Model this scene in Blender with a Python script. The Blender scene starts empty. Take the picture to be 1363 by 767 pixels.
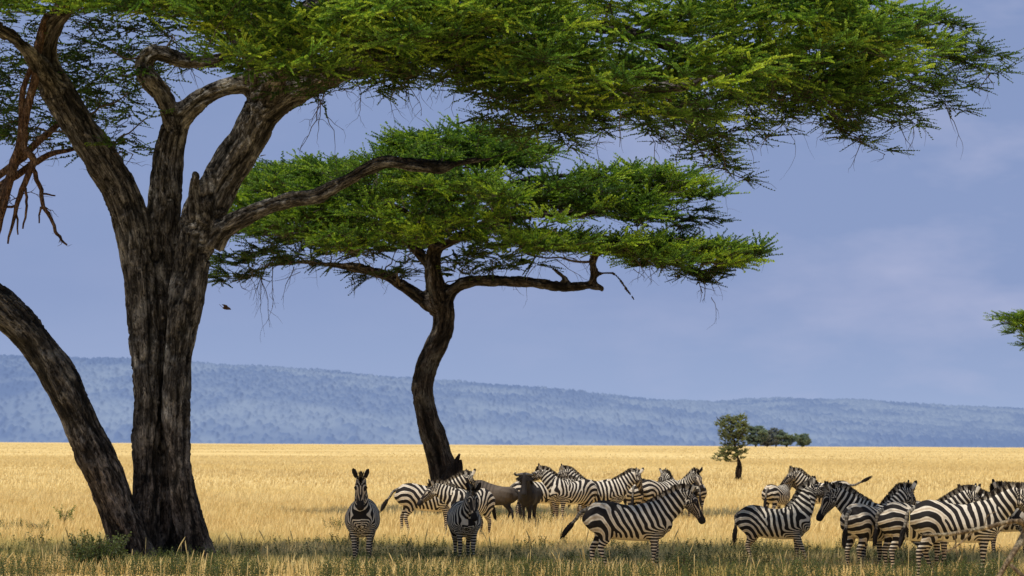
import bpy, math, random
import numpy as np
from mathutils import Vector, Matrix

rng = np.random.default_rng(7)
random.seed(7)
scene = bpy.context.scene
COL = scene.collection

# ------------------------------------------------------------------ camera geometry
F_PX, CAM_H = 5679.0, 2.23                  # 150 mm lens on a 36 mm sensor, 1363 px wide photo
HX, HY, ROLL = 681.5, 588.5, math.radians(0.30)

def at(px, py, Y):
    """photo pixel -> point of the world on the plane at distance Y"""
    u, v = px - HX, py - HY
    c, s = math.cos(ROLL), math.sin(ROLL)
    u, v = u*c + v*s, -u*s + v*c
    return np.array([u/F_PX*Y, Y, CAM_H - v/F_PX*Y])

def ground(px, F):
    u, v = px - HX, F - HY
    c, s = math.cos(ROLL), math.sin(ROLL)
    u, v = u*c + v*s, -u*s + v*c
    Y = F_PX*CAM_H/v
    return np.array([u/F_PX*Y, Y, 0.0])

# ------------------------------------------------------------------ mesh helpers
def link(o, parent=None):
    COL.objects.link(o)
    if parent is not None:
        o.parent = parent
    return o

def mesh_obj(name, V, faces, mat, parent=None, col=None, smooth=False, add=True):
    """faces: list of (n,k) int arrays; col: (nverts,3|4) colour attribute"""
    me = bpy.data.meshes.new(name)
    V = np.asarray(V, dtype=np.float32)
    faces = [np.asarray(f, dtype=np.int32) for f in faces if len(f)]
    loops = np.concatenate([f.ravel() for f in faces])
    sizes = np.concatenate([np.full(len(f), f.shape[1], dtype=np.int32) for f in faces])
    starts = np.concatenate([[0], np.cumsum(sizes)[:-1]]).astype(np.int32)
    me.vertices.add(len(V)); me.vertices.foreach_set('co', V.ravel())
    me.loops.add(len(loops)); me.loops.foreach_set('vertex_index', loops)
    me.polygons.add(len(sizes)); me.polygons.foreach_set('loop_start', starts)
    if smooth:
        me.polygons.foreach_set('use_smooth', np.ones(len(sizes), dtype=bool))
    me.update(calc_edges=True)
    if col is not None:
        set_col(me, col)
    if mat: me.materials.append(mat)
    o = bpy.data.objects.new(name, me)
    if add: link(o, parent)
    return o

def set_col(me, col):
    col = np.asarray(col, dtype=np.float32)
    if col.shape[1] == 3:
        col = np.concatenate([col, np.ones((len(col), 1), np.float32)], axis=1)
    a = me.color_attributes.new('Col', 'FLOAT_COLOR', 'POINT')
    a.data.foreach_set('color', col.ravel())

def get_co(me):
    a = np.empty(len(me.vertices)*3, np.float32); me.vertices.foreach_get('co', a)
    return a.reshape(-1, 3)

def get_no(me):
    a = np.empty(len(me.vertices)*3, np.float32); me.vertices.foreach_get('normal', a)
    return a.reshape(-1, 3)

def empty(name, loc, rz=0.0, label=None, cat=None, group=None):
    o = bpy.data.objects.new(name, None)
    o.empty_display_size = 0.2
    link(o); o.location = [float(c) for c in loc]; o.rotation_euler = (0, 0, rz)
    tag(o, label, cat, group)
    return o

def tag(o, label=None, cat=None, group=None, kind=None):
    if label: o['label'] = label
    if cat: o['category'] = cat
    if group: o['group'] = group
    if kind: o['kind'] = kind
    return o

def norm(v):
    v = np.asarray(v, float); return v/(np.linalg.norm(v, axis=-1, keepdims=True) + 1e-12)

def sstep(x, a, b):
    t = np.clip((x - a)/(b - a), 0, 1); return t*t*(3 - 2*t)

class MB:
    """collects sweeps into one mesh"""
    def __init__(self): self.V = []; self.Q = []; self.T = []; self.C = []; self.n = 0
    def add(self, V, Q=None, T=None, C=None):
        V = np.asarray(V, float)
        if Q is not None and len(Q): self.Q.append(np.asarray(Q) + self.n)
        if T is not None and len(T): self.T.append(np.asarray(T) + self.n)
        self.V.append(V); self.n += len(V)
        if C is not None:
            C = np.asarray(C, float)
            if C.ndim == 1: C = np.tile(C, (len(V), 1))
            self.C.append(C)
    def sweep(self, P, rw, rd=None, side=None, n=12, C=None, cap=True):
        """elliptical tube: rw along side vector, rd along the other one"""
        P = np.asarray(P, float); m = len(P)
        rw = np.broadcast_to(np.asarray(rw, float), (m,)); rd = rw if rd is None else np.broadcast_to(np.asarray(rd, float), (m,))
        T = norm(np.gradient(P, axis=0))
        if side is None:
            s = np.cross(T[0], [0.31, 0.17, 0.93]); 
            if np.linalg.norm(s) < .2: s = np.cross(T[0], [1, 0, 0])
            S = [norm(s)]
            for i in range(1, m):
                s = S[-1] - T[i]*np.dot(S[-1], T[i]); S.append(norm(s))
            S = np.array(S)
        else:
            S = np.broadcast_to(np.asarray(side, float), (m, 3))
            S = norm(S - T*np.sum(S*T, axis=1, keepdims=True))
        U = np.cross(S, T)
        a = np.linspace(0, 2*np.pi, n, endpoint=False)
        V = (P[:, None, :] + np.cos(a)[None, :, None]*S[:, None, :]*rw[:, None, None]
             + np.sin(a)[None, :, None]*U[:, None, :]*rd[:, None, None]).reshape(-1, 3)
        i = np.arange(m-1)[:, None]*n; j = np.arange(n)[None, :]; k = (j+1) % n
        Q = np.stack([i+j, i+k, i+n+k, i+n+j], axis=-1).reshape(-1, 4)
        Tt = None
        if cap:
            V = np.vstack([V, P[0], P[-1]])
            j = np.arange(n); k = (j+1) % n
            Tt = np.vstack([np.stack([np.full(n, m*n), k, j], 1), np.stack([np.full(n, m*n+1), (m-1)*n + j, (m-1)*n + k], 1)])
        if C is not None and np.asarray(C).ndim == 2:
            Cc = np.repeat(np.asarray(C), n, axis=0)
            if cap: Cc = np.vstack([Cc, C[0], C[-1]])
            C = Cc
        self.add(V, Q, Tt, C)
    def build(self, name, mat, parent=None, smooth=True, add=True):
        V = np.vstack(self.V)
        fs = []
        if self.Q: fs.append(np.vstack(self.Q))
        if self.T: fs.append(np.vstack(self.T))
        return mesh_obj(name, V, fs, mat, parent, np.vstack(self.C) if self.C else None, smooth, add)

def catmull(P, per=6):
    """smooth a list of control rows (any width)"""
    P = np.asarray(P, float)
    if len(P) < 3:
        t = np.linspace(0, 1, per+1)[:, None]; return P[0]*(1-t) + P[1]*t
    E = np.vstack([2*P[0]-P[1], P, 2*P[-1]-P[-2]]); out = []
    for i in range(1, len(E)-2):
        t = np.linspace(0, 1, per, endpoint=False)[:, None]
        p0, p1, p2, p3 = E[i-1], E[i], E[i+1], E[i+2]
        out.append(0.5*((2*p1) + (-p0+p2)*t + (2*p0-5*p1+4*p2-p3)*t**2 + (-p0+3*p1-3*p2+p3)*t**3))
    out.append(P[-1:]); return np.vstack(out)

def remeshed(ob, voxel, smooth_it=4, factor=.5):
    """voxel union of everything in the mesh, smoothed; returns a new mesh"""
    m = ob.modifiers.new('r', 'REMESH'); m.mode = 'VOXEL'; m.voxel_size = voxel; m.adaptivity = 0
    m.use_smooth_shade = True
    if smooth_it:
        s = ob.modifiers.new('s', 'SMOOTH'); s.factor = factor; s.iterations = smooth_it
    dg = bpy.context.evaluated_depsgraph_get(); dg.update()
    me = bpy.data.meshes.new_from_object(ob.evaluated_get(dg))
    bpy.data.objects.remove(ob)
    return me

# cheap smooth 3-D noise, vectorised
def vnoise(P, seed=0):
    P = np.asarray(P, float) + seed*17.13
    I = np.floor(P).astype(np.int64); f = P - I; f = f*f*(3-2*f)
    def h(x, y, z):
        n = (x*73856093) ^ (y*19349663) ^ (z*83492791) ^ (seed*2654435)
        n = (n ^ (n >> 13)) * 1274126177 & 0x7fffffff
        n = (n ^ (n >> 16)) * 668265263 & 0x7fffffff
        return (n & 0xffff)/32767.5 - 1
    x, y, z = I[:, 0], I[:, 1], I[:, 2]; r = 0
    for dx in (0, 1):
        for dy in (0, 1):
            for dz in (0, 1):
                w = (f[:, 0] if dx else 1-f[:, 0])*(f[:, 1] if dy else 1-f[:, 1])*(f[:, 2] if dz else 1-f[:, 2])
                r = r + w*h(x+dx, y+dy, z+dz)
    return r
def fbm(P, seed=0, o=3):
    r = 0; a = 1; P = np.asarray(P, float)
    for k in range(o): r = r + a*vnoise(P*(2**k), seed+k); a *= .5
    return r

# ------------------------------------------------------------------ materials
def mat_new(name):
    m = bpy.data.materials.new(name); m.use_nodes = True
    nt = m.node_tree; nt.nodes.clear()
    out = nt.nodes.new('ShaderNodeOutputMaterial')
    return m, nt, out
def N(nt, t, **kw):
    n = nt.nodes.new(t)
    for k, v in kw.items():
        if k in n.inputs: n.inputs[k].default_value = v
        else: setattr(n, k, v)
    return n
def L(nt, a, ai, b, bi): nt.links.new(a.outputs[ai], b.inputs[bi])

def ramp(nt, stops, interp='LINEAR'):
    r = N(nt, 'ShaderNodeValToRGB'); e = r.color_ramp.elements; r.color_ramp.interpolation = interp
    while len(e) < len(stops): e.new(.5)
    for q, (p, c) in zip(e, stops): q.position = p; q.color = (*c, 1)
    return r

def mat_attr(name, rough=.8, spec=.2, transl=0.0, noise=0.0, nscale=30, bump=0, bscale=80, tcol=None):
    """colour read from the Col attribute, broken up by noise, optional translucency"""
    m, nt, out = mat_new(name)
    a = N(nt, 'ShaderNodeAttribute', attribute_name='Col')
    src, si = a, 'Color'
    if noise:
        tc = N(nt, 'ShaderNodeTexCoord'); no = N(nt, 'ShaderNodeTexNoise', Scale=nscale, Detail=3.0)
        L(nt, tc, 'Object', no, 'Vector')
        mr = N(nt, 'ShaderNodeMapRange'); mr.inputs['To Min'].default_value = 1-noise; mr.inputs['To Max'].default_value = 1+noise
        mr.inputs['From Min'].default_value = .25; mr.inputs['From Max'].default_value = .75
        L(nt, no, 0, mr, 0)
        mx = N(nt, 'ShaderNodeVectorMath', operation='SCALE'); L(nt, a, 'Color', mx, 0); L(nt, mr, 0, mx, 'Scale')
        src, si = mx, 0
    b = N(nt, 'ShaderNodeBsdfPrincipled', Roughness=rough); b.inputs['Specular IOR Level'].default_value = spec
    L(nt, src, si, b, 'Base Color')
    if bump:
        tc = N(nt, 'ShaderNodeTexCoord'); nb = N(nt, 'ShaderNodeTexNoise', Scale=bscale, Detail=3.0); L(nt, tc, 'Object', nb, 'Vector')
        bp = N(nt, 'ShaderNodeBump', Strength=bump, Distance=.01); L(nt, nb, 0, bp, 'Height'); L(nt, bp, 0, b, 'Normal')
    if transl:
        t = N(nt, 'ShaderNodeBsdfTranslucent')
        if tcol:
            g = N(nt, 'ShaderNodeMixRGB', blend_type='MULTIPLY'); g.inputs[0].default_value = 1; g.inputs[2].default_value = (*tcol, 1)
            L(nt, src, si, g, 1); L(nt, g, 0, t, 'Color')
        else: L(nt, src, si, t, 'Color')
        ms = N(nt, 'ShaderNodeMixShader', Fac=transl); L(nt, b, 0, ms, 1); L(nt, t, 0, ms, 2); L(nt, ms, 0, out, 0)
    else: L(nt, b, 0, out, 0)
    return m
# ------------------------------------------------------------------ animals
def coat_mat():
    m = mat_attr('striped_coat', rough=.75, spec=.12, noise=.12, nscale=25, bump=.25, bscale=90)
    nt = m.node_tree; a = [n for n in nt.nodes if n.type == 'ATTRIBUTE'][0]; sc = [n for n in nt.nodes if n.type == 'VECT_MATH'][0]
    b = [n for n in nt.nodes if n.type == 'BSDF_PRINCIPLED'][0]
    mr = N(nt, 'ShaderNodeMapRange', interpolation_type='SMOOTHSTEP'); mr.inputs['From Min'].default_value = .42; mr.inputs['From Max'].default_value = .58
    L(nt, a, 'Alpha', mr, 0)
    mx = N(nt, 'ShaderNodeMixRGB'); mx.inputs[2].default_value = (.016, .013, .012, 1)
    L(nt, mr, 0, mx, 0); L(nt, sc, 0, mx, 1); L(nt, mx, 0, b, 'Base Color')
    return m
M_COAT = coat_mat()
M_PLAIN = mat_attr('plain_hide', rough=.75, spec=.15, noise=.15, nscale=25)
M_HAIR = mat_attr('mane_hair', rough=.9, spec=.1)
M_EYE = mat_attr('eye_dark', rough=.15, spec=.5)
M_HORN = mat_attr('horn', rough=.45, spec=.4, noise=.2, nscale=40)
BLACK = np.array([.016, .014, .013]); WHITE = np.array([.60, .53, .42])
D2R = math.radians

def dirv(pitch, yaw):
    return np.array([math.cos(pitch)*math.cos(yaw), math.cos(pitch)*math.sin(yaw), math.sin(pitch)])

def arc(P):
    return np.concatenate([[0], np.cumsum(np.linalg.norm(np.diff(P, axis=0), axis=1))])

def project(p, P, A):
    """nearest point on polyline: distance, arc length (negative before start), index"""
    best = np.full(len(p), 1e9); bt = np.zeros(len(p))
    for i in range(len(P)-1):
        d = P[i+1]-P[i]; l = np.linalg.norm(d); t = (p-P[i]) @ d/(l*l)
        lo = -9 if i == 0 else 0; hi = 9 if i == len(P)-2 else 1
        tc = np.clip(t, 0, 1); q = P[i] + tc[:, None]*d
        dist = np.linalg.norm(p-q, axis=1); te = np.clip(t, lo, hi)
        k = dist < best; best[k] = dist[k]; bt[k] = A[i] + te[k]*l
    return best, bt

def build_animal(kind, root, pose, seed=0, voxel=.014):
    """quadruped in its own frame: heading +X, feet at z = 0"""
    R = np.random.default_rng(seed+100)
    zeb = kind == 'zebra'
    np_, ny, hp, hy = [D2R(a) for a in (pose['np'], pose['ny'], pose['hp'], pose['hy'])]
    mb = MB()
    if zeb:
        torso = np.array([  # x, z, half width, half height
            [-.76, 1.02, .05, .06], [-.72, 1.00, .14, .15], [-.63, .985, .205, .235], [-.50, .97, .255, .29], [-.34, .94, .275, .305],
            [-.12, .895, .30, .30], [.10, .88, .305, .30], [.30, .90, .275, .32], [.47, .93, .235, .325], [.60, .94, .19, .27], [.69, .93, .13, .19], [.73, .93, .06, .09]])
        B0 = np.array([.36, 0, 1.00]); nl = .72
    else:
        torso = np.array([
            [-.80, .96, .05, .06], [-.76, .94, .12, .14], [-.66, .93, .18, .22], [-.50, .91, .215, .25], [-.30, .90, .235, .27],
            [-.05, .91, .27, .30], [.20, .94, .28, .34], [.40, .98, .25, .37], [.55, 1.00, .21, .33], [.66, .99, .15, .24], [.73, .98, .06, .1]])
        B0 = np.array([.40, 0, 1.10]); nl = .62
    if not zeb: torso[:, 2] *= .84
    tt = catmull(torso, 3)
    P = np.stack([tt[:, 0], 0*tt[:, 0], tt[:, 1]], 1)
    mb.sweep(P, tt[:, 2], tt[:, 3], side=(0, 1, 0), n=28)
    # haunch and shoulder mass
    for s in (-1, 1):
        mb.sweep([[-.52, s*.10, 1.12], [-.50, s*.13, 1.0], [-.47, s*.145, .86], [-.43, s*.14, .72]], [.10, .15, .145, .10], [.14, .22, .20, .13], side=(0, 1, 0), n=14)
        mb.sweep([[.42, s*.10, 1.12], [.45, s*.125, .98], [.44, s*.135, .84], [.40, s*.13, .72]], [.07, .11, .11, .08], [.12, .17, .15, .10], side=(0, 1, 0), n=14)
    # neck
    nd = dirv(np_, ny)
    yawmid = ny*.45
    nd0 = dirv(np_*.75 + (.12 if zeb else 0), yawmid)
    poll = B0 + nd0*nl*.42 + nd*nl*.58
    mid = B0 + nd0*nl*.45
    NP = catmull([B0 - nd0*.12, B0, mid, poll], 5)
    A = arc(NP); tn = A/A[-1]
    sidev = norm(np.cross([0, 0, 1], nd))
    s0 = np.array([0, 1, 0.]); SD = norm(s0*(1-tn[:, None]) + sidev*tn[:, None])
    if zeb: rd = np.interp(tn, [0, .2, .5, .8, 1], [.30, .275, .22, .17, .135]); rw = np.interp(tn, [0, .2, .5, .8, 1], [.18, .155, .12, .098, .088])
    else: rd = np.interp(tn, [0, .2, .5, .8, 1], [.31, .27, .20, .16, .13]); rw = np.interp(tn, [0, .2, .5, .8, 1], [.19, .16, .12, .10, .09])
    # throat side: shift the tube down so that the crest stays on the spine line
    Tn = norm(np.gradient(NP, axis=0)); UP = np.cross(Tn, SD)
    NC = NP - UP*np.clip(rd - .16, 0, 1)[:, None]*.6
    mb.sweep(NC, rw, rd, side=SD, n=20)
    # head
    hd = dirv(-hp, hy); hs = norm(np.cross([0, 0, 1], hd)); hu = np.cross(hd, hs)
    if zeb:
        H = np.array([  # along, centre offset up, half width, half depth
            [-.05, -.02, .05, .06], [.0, -.01, .082, .10], [.08, -.022, .098, .122], [.17, -.032, .105, .130], [.26, -.036, .088, .108], [.35, -.034, .066, .082],
            [.43, -.034, .058, .070], [.49, -.038, .062, .068], [.535, -.045, .058, .056], [.56, -.05, .03, .03]])
    else:
        H = np.array([
            [-.05, -.02, .06, .07], [.0, -.01, .095, .105], [.08, -.022, .105, .12], [.17, -.032, .10, .12], [.28, -.036, .08, .10], [.38, -.034, .068, .088],
            [.46, -.034, .072, .082], [.53, -.038, .085, .078], [.575, -.045, .078, .06], [.60, -.05, .04, .03]])
    Hc = catmull(H, 3)
    HP = poll + Hc[:, :1]*hd + Hc[:, 1:2]*hu
    mb.sweep(HP, Hc[:, 2], Hc[:, 3], side=hs, n=20)
    ears = []
    for s in (-1, 1):   # cheek, brow, nostril
        mb.sweep([poll + hd*.03 + hs*s*.045 - hu*.07, poll + hd*.12 + hs*s*.062 - hu*.085, poll + hd*.21 + hs*s*.05 - hu*.075], [.035, .05, .03], n=10)
        mb.sweep([poll + hd*.12 + hs*s*.075 + hu*.035, poll + hd*.165 + hs*s*.088 + hu*.030, poll + hd*.21 + hs*s*.075 + hu*.02], [.018, .03, .018], n=8)
        # ear
        er = pose.get('ear', .35); wup = np.array([0, 0, 1.])
        if zeb:
            e0 = poll + hs*s*.06 + hu*.065 + hd*.01
            ed = norm(wup*.75 + hu*.45 + hs*s*er); fwd_ = norm(hd - ed*np.dot(hd, ed))
            ew = norm(hs*.85 + fwd_*.5*s); L_ = .20; ears.append((e0, ed, fwd_))
            tE = np.array([0, .12, .35, .6, .82, .95, 1.0]); wE = [.024, .038, .052, .054, .042, .024, .012]
        else:
            e0 = poll + hs*s*.08 + hu*.02; ed = norm(hs*s*1.0 - hu*.35 - hd*.2); ew = norm(np.cross(ed, hd)); L_ = .17
            tE = np.array([0, .2, .5, .8, 1.0]); wE = [.02, .03, .036, .026, .012]
        mb.sweep(e0 + tE[:, None]*L_*ed, wE, [.016]*len(tE), side=ew, n=10)
    # legs
    legs = []
    lp = pose.get('legs', (0, 0, 0, 0))     # fore L, fore R, hind L, hind R swing (m at the hoof)
    for s, sw in ((1, lp[0]), (-1, lp[1])):
        K = np.array([[.43, .135, .86, .095, .135], [.42, .14, .74, .08, .105], [.425, .13, .62, .058, .078], [.43, .125, .50, .046, .056], [.435, .12, .42, .046, .052],
                      [.435, .12, .36, .036, .040], [.43, .12, .24, .030, .034], [.43, .12, .15, .035, .040], [.445, .12, .095, .032, .036], [.46, .12, .045, .044, .052], [.465, .12, .0, .050, .060]])
        fr = np.clip((.86-K[:, 2])/.86, 0, 1); K[:, 0] += sw*fr**1.1
        K[:, 1] *= s; legs.append(K)
    for s, sw in ((1, lp[2]), (-1, lp[3])):
        K = np.array([[-.47, .14, .86, .125, .20], [-.44, .145, .74, .10, .155], [-.47, .135, .62, .070, .105], [-.535, .125, .52, .048, .068], [-.575, .12, .455, .042, .056], [-.575, .12, .39, .036, .046],
                      [-.56, .12, .26, .031, .036], [-.55, .12, .15, .037, .042], [-.535, .12, .095, .033, .038], [-.515, .12, .045, .045, .053], [-.51, .12, .0, .050, .060]])
        fr = np.clip((.86-K[:, 2])/.86, 0, 1); K[:, 0] += sw*fr**1.1
        K[:, 1] *= s; legs.append(K)
    if not zeb:
        for K in legs: K[:, 3:] *= .9
    if not zeb:
        for K in legs: K[:, 1] *= .75
    for K in legs:
        k = catmull(K, 3); mb.sweep(k[:, :3], k[:, 3], k[:, 4], side=(0, 1, 0), n=14)
    ob = mb.build('tmp', None)
    me = remeshed(ob, voxel, 4)
    p = get_co(me).astype(float); nn = get_no(me)
    # smooth organic irregularity
    p = p + nn*(vnoise(p*6, seed)*.006)[:, None]
    me.vertices.foreach_set('co', p.astype(np.float32).ravel())
    # ---- colouring
    dN, tN = project(p, NP, A); tN = tN - .12
    HA = poll + np.array([[0.0], [.56]])*hd
    dH, tH = project(p, HA, arc(HA))
    vH = (p-poll) @ hu; sH = (p-poll) @ hs
    x, y, z = p.T
    w_head = sstep(dN/.13 - dH/.13, -.3, .35)*sstep(dH, .30, .2)
    w_neck = sstep(tN, .06, .26)*sstep(x + z*.0, .25, .42)*sstep(z, .62, .80)
    hoof = z < .055
    if zeb:
        ang = y*0
        xc, zc, k = -.53, .60, .70
        warp = .016*vnoise(p*np.array([5, 5, 5]), seed+3) + .008*vnoise(p*12, seed+5)
        lean = (z-.9)*.10
        dx = x - xc + lean; dz = z - zc
        k0_ = k*dz + .45*(np.sqrt(np.clip(dx, -9, 0)**2 + .03) - .173)
        G = k0_*(dz > 0) + k*dz*(dz <= 0) + 0 - 1.55*np.clip(-dz, 0, 9)**2/(np.clip(-dz, 0, 9)+.12)
        hindm = (x < -.05) & (z < .70)
        r = np.sqrt(np.clip(dx, 0, 9)**2*1.0 + np.clip(G, 0, 9)**2)
        r = np.where(hindm & (G < 0), r*sstep(z, .42, .60) + G, r)
        r = r + sstep(x, .56, .70)*((1.0-z)*1.35 - np.abs(y)*.45)*(z > .6)
        # forelegs: rings, meeting the flank stripes in chevrons
        fl = sstep(z, .88, .66)*(1-sstep(np.abs(x-.43), .13, .24))*(x > .1)
        fl = np.where((z < .6) & (x > .1), 1, fl)
        r = r*(1-fl) + (2.0*z - .72)*fl
        rB = math.hypot(B0[0]-xc, .7*(B0[2]-zc))
        r = r*(1-w_neck) + (rB + tN*1.12)*w_neck
        rH = rB + A[-1]*1.12 + tH*1.1 + vH*3.0 + np.abs(sH)*3.6
        r = r*(1-w_head) + rH*w_head
        per = pose.get('per', .097)*R.uniform(.93, 1.07)
        ph = (r + warp)/per + R.uniform(0, 1)
        for sy in (-1, 1):
            for q in range(5):      # forks in the pattern
                cx, cz = R.uniform(-.35, .75), R.uniform(.68, 1.2); sg = R.choice([-1, 1])
                m = (np.sign(y) == sy) & (w_head < .3)
                ph = ph + np.where(m, sg*np.arctan2(z-cz, x-cx+1e-6)/(2*np.pi), 0)
        bias = .24 + .12*sstep(tN, .1, .5)*w_neck - .15*sstep(z, .60, .45)*0
        c = np.cos(2*np.pi*ph) + bias
        blk = np.clip(c*.5 + .5, 0, 1)
        belly = sstep(-nn[:, 2], .75, .95)*(z > .5)*(x < .5)
        blk = blk*(1-belly*.85)
        # inner legs paler and greyer
        white = WHITE*(1 + .10*fbm(p*9, seed)[:, None])
        brown_stripe = sstep(np.cos(2*np.pi*ph), -.72, -1.0)*sstep(x, .1, -.4)*(z > .6)*.38  # faint brown stripes inside the white ones, part of the coat pattern
        white = white*(1-brown_stripe[:, None]*np.array([.8, 1, 1.2]))
        dirt = sstep(z + .25*vnoise(p*3, seed+8), .85, .2)*.4
        white = white*(1-dirt[:, None]*np.array([.6, 1, 1.4])*.6)
        face = w_head*(.22 + .25*sstep(tH, .12, .3))
        white = white*(1-face[:, None]*np.array([.85, .98, 1.1]))
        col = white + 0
        muz = sstep(tH + vH*.15, .405, .455)*w_head
        eyem = sstep(np.linalg.norm(p-(poll + hd*.165 + hu*.03)-hs*np.sign(sH)[:, None]*.105, axis=1), .042, .02)
        dark = np.maximum(muz, eyem); dark = np.maximum(dark, hoof*1.0)
        ear = np.zeros(len(p)); tip = ear.copy(); inner = ear.copy()
        for e0, ed, fw_ in ears:
            t_ = (p-e0) @ ed; dd = np.linalg.norm(p-e0-t_[:, None]*ed, axis=1); m_ = sstep(t_, .02, .04)*(dd < .075)
            ear = np.maximum(ear, m_); tip = np.maximum(tip, m_*sstep(t_, .135, .155))
            inner = np.maximum(inner, m_*sstep(nn @ fw_, .1, .5)*sstep(dd, .05, .035))
        col = col*(1-ear[:, None]) + (WHITE*.95)*ear[:, None]
        dark = np.maximum(dark, np.maximum(tip*.9, inner*.85))
        blk = np.maximum(blk*(1-ear), dark)
        col = col*(1-dark[:, None]) + np.array([.02, .017, .016])*dark[:, None]
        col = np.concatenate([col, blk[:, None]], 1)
    else:
        base = np.array(pose.get('hide', [.085, .066, .050]))*(1 + .25*fbm(p*5, seed)[:, None])
        base = base*(1 + pose.get('pale', .3)*sstep(z, .8, 1.15)[:, None]*sstep(x, .3, -.3)[:, None])
        st = sstep(np.cos(x*60 + 2*vnoise(p*4, seed)), .2, .8)*sstep(x, -.3, .1)*.6
        base = base*(1-st[:, None])
        dark = np.maximum.reduce([w_head*sstep(tH, -.02, .06), sstep(z, .86, .55), sstep(tN, .0, .2)*w_neck*.95, sstep(x, .50, .66)*.9, sstep(x, -.60, -.72)*.5])
        col = base*(1-dark[:, None]) + np.array([.02, .017, .016])*dark[:, None]
    set_col(me, col)
    me.materials.append(M_COAT if zeb else M_PLAIN)
    me.polygons.foreach_set('use_smooth', np.ones(len(me.polygons), dtype=bool))
    body = bpy.data.objects.new('body', me); link(body, root)
    # ---- eyes
    for s in (-1, 1):
        e = MB(); c0 = poll + hd*.165 + hu*.028 + hs*s*(.098 if zeb else .09)
        a = np.linspace(-1, 1, 9); e.sweep(c0 + (a*.020)[:, None]*hd, np.sqrt(np.clip(1-a*a, .0, 1))*.018 + .0005, n=10, C=np.array([.012, .008, .006]))
        e.build('eye', M_EYE, body)
    # ---- mane
    T2 = norm(np.gradient(NP, axis=0)); U2 = np.cross(T2, SD)
    crest = NC + U2*(rd - .012)[:, None]
    k0 = 4
    pts = np.vstack([crest[k0:-1], poll + hu*.082 - hd*.02, poll + hu*.085 + hd*.05, poll + hu*.08 + hd*.10])
    ups = np.vstack([U2[k0:-1], norm(hu*.9 - hd*.25), norm(hu*.95 - hd*.05), norm(hu*.9 + hd*.4)])
    sds = np.vstack([SD[k0:-1], hs, hs, hs])
    pu = catmull(np.hstack([pts, ups, sds]), 7)
    pts, ups, sds = pu[:, :3], norm(pu[:, 3:6]), norm(pu[:, 6:9]); fw = norm(np.gradient(pts, axis=0))
    a2 = arc(pts); tot = a2[-1]
    V, Q, C = [], [], []
    nh = 900 if zeb else 900
    u = R.uniform(0, tot, nh); 
    cp = np.stack([np.interp(u, a2, pts[:, i]) for i in range(3)], 1); cu = norm(np.stack([np.interp(u, a2, ups[:, i]) for i in range(3)], 1))
    cs = norm(np.stack([np.interp(u, a2, sds[:, i]) for i in range(3)], 1)); cf = norm(np.stack([np.interp(u, a2, fw[:, i]) for i in range(3)], 1))
    prof = np.interp(u/tot, [0, .12, .5, .85, .93, 1], [.03, .075, .105, .12, .11, .05])
    if not zeb: prof = prof*1.1
    ln = prof*R.uniform(.75, 1.12, nh)
    off = R.normal(0, .012, nh)[:, None]*cs
    d = norm(cu + cs*R.normal(0, .12, nh)[:, None] + cf*R.normal(.10, .18, nh)[:, None])
    if not zeb: d = norm(cu*.35 + cs*np.sign(R.normal(0, 1, nh))[:, None]*.8 - np.array([0, 0, .8])); ln = ln*2.2
    w = norm(cf*R.uniform(.5, 1, nh)[:, None] + cs*R.normal(0, .5, nh)[:, None])*.011
    b = cp + off - cu*.012
    V = np.stack([b-w, b+w, b+w*.7+d*ln[:, None]*.7, b-w*.7+d*ln[:, None]*.7, b+w*.15+d*ln[:, None], b-w*.15+d*ln[:, None]], 1).reshape(-1, 3)
    i = np.arange(nh)[:, None]*6
    Q = np.vstack([i + np.array([0, 1, 2, 3]), i + np.array([3, 2, 4, 5])])
    if zeb:
        _, t = project(cp, NP, A); rr = rB + (t-.12)*1.12
        sc = sstep(np.cos(2*np.pi*((rr)/per)) + .1, -.2, .2)
        root_c = WHITE*.9*(1-sc[:, None]) + BLACK*sc[:, None]
        tipc = np.array([.035, .024, .016])
        C = np.stack([root_c, root_c, root_c*.55+tipc*.45, root_c*.55+tipc*.45, np.tile(tipc, (nh, 1)), np.tile(tipc, (nh, 1))], 1).reshape(-1, 3)
    else:
        C = np.tile([.018, .015, .014], (len(V), 1))
    mesh_obj('mane', V, [Q], M_HAIR, body, C)
    # ---- tail
    td = norm(np.array(pose.get('tail', (-.35, .0, -1)), float))
    t0 = np.array([-.72, 0, 1.10]) if zeb else np.array([-.77, 0, 1.04])
    tl = .32 if zeb else .34
    droop = np.array([0, 0, -1.])
    pt = [t0 + np.array([.06, 0, .02]), t0 + (td*.6 + np.array([-.5, 0, 0]))*.10, t0 + td*tl*.6 + np.array([-.04, 0, 0]), t0 + td*tl + np.array([-.04, 0, 0])]
    TP = catmull(pt, 6); ta = arc(TP)
    tm = MB()
    rr = np.interp(ta/ta[-1], [0, .3, 1], [.045, .034, .026])
    if zeb:
        sc = np.maximum(sstep(np.cos(2*np.pi*ta/.05), -.5, .0)*.9, .55)
        cc = WHITE*.85*(1-sc[:, None]) + BLACK*sc[:, None]
    else: cc = np.tile([.03, .025, .022], (len(TP), 1))
    tm.sweep(TP, rr, n=10, C=cc)
    tail = tm.build('tail', M_PLAIN, body)
    e = TP[-1]; ed = norm(TP[-1]-TP[-3]); nt_ = 260
    ed2 = norm(ed*.75 + droop*.5*pose.get('droop', 1))
    LT = (.34 if zeb else .55)*R.uniform(.6, 1.1, nt_)
    st = e - ed*R.uniform(0, .12, nt_)[:, None]
    sp = R.normal(0, 1, (nt_, 3)); sp = norm(sp)*R.uniform(0, 1.2, (nt_, 1))
    wv = norm(np.cross(sp, ed2) + .01)*.008
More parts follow.
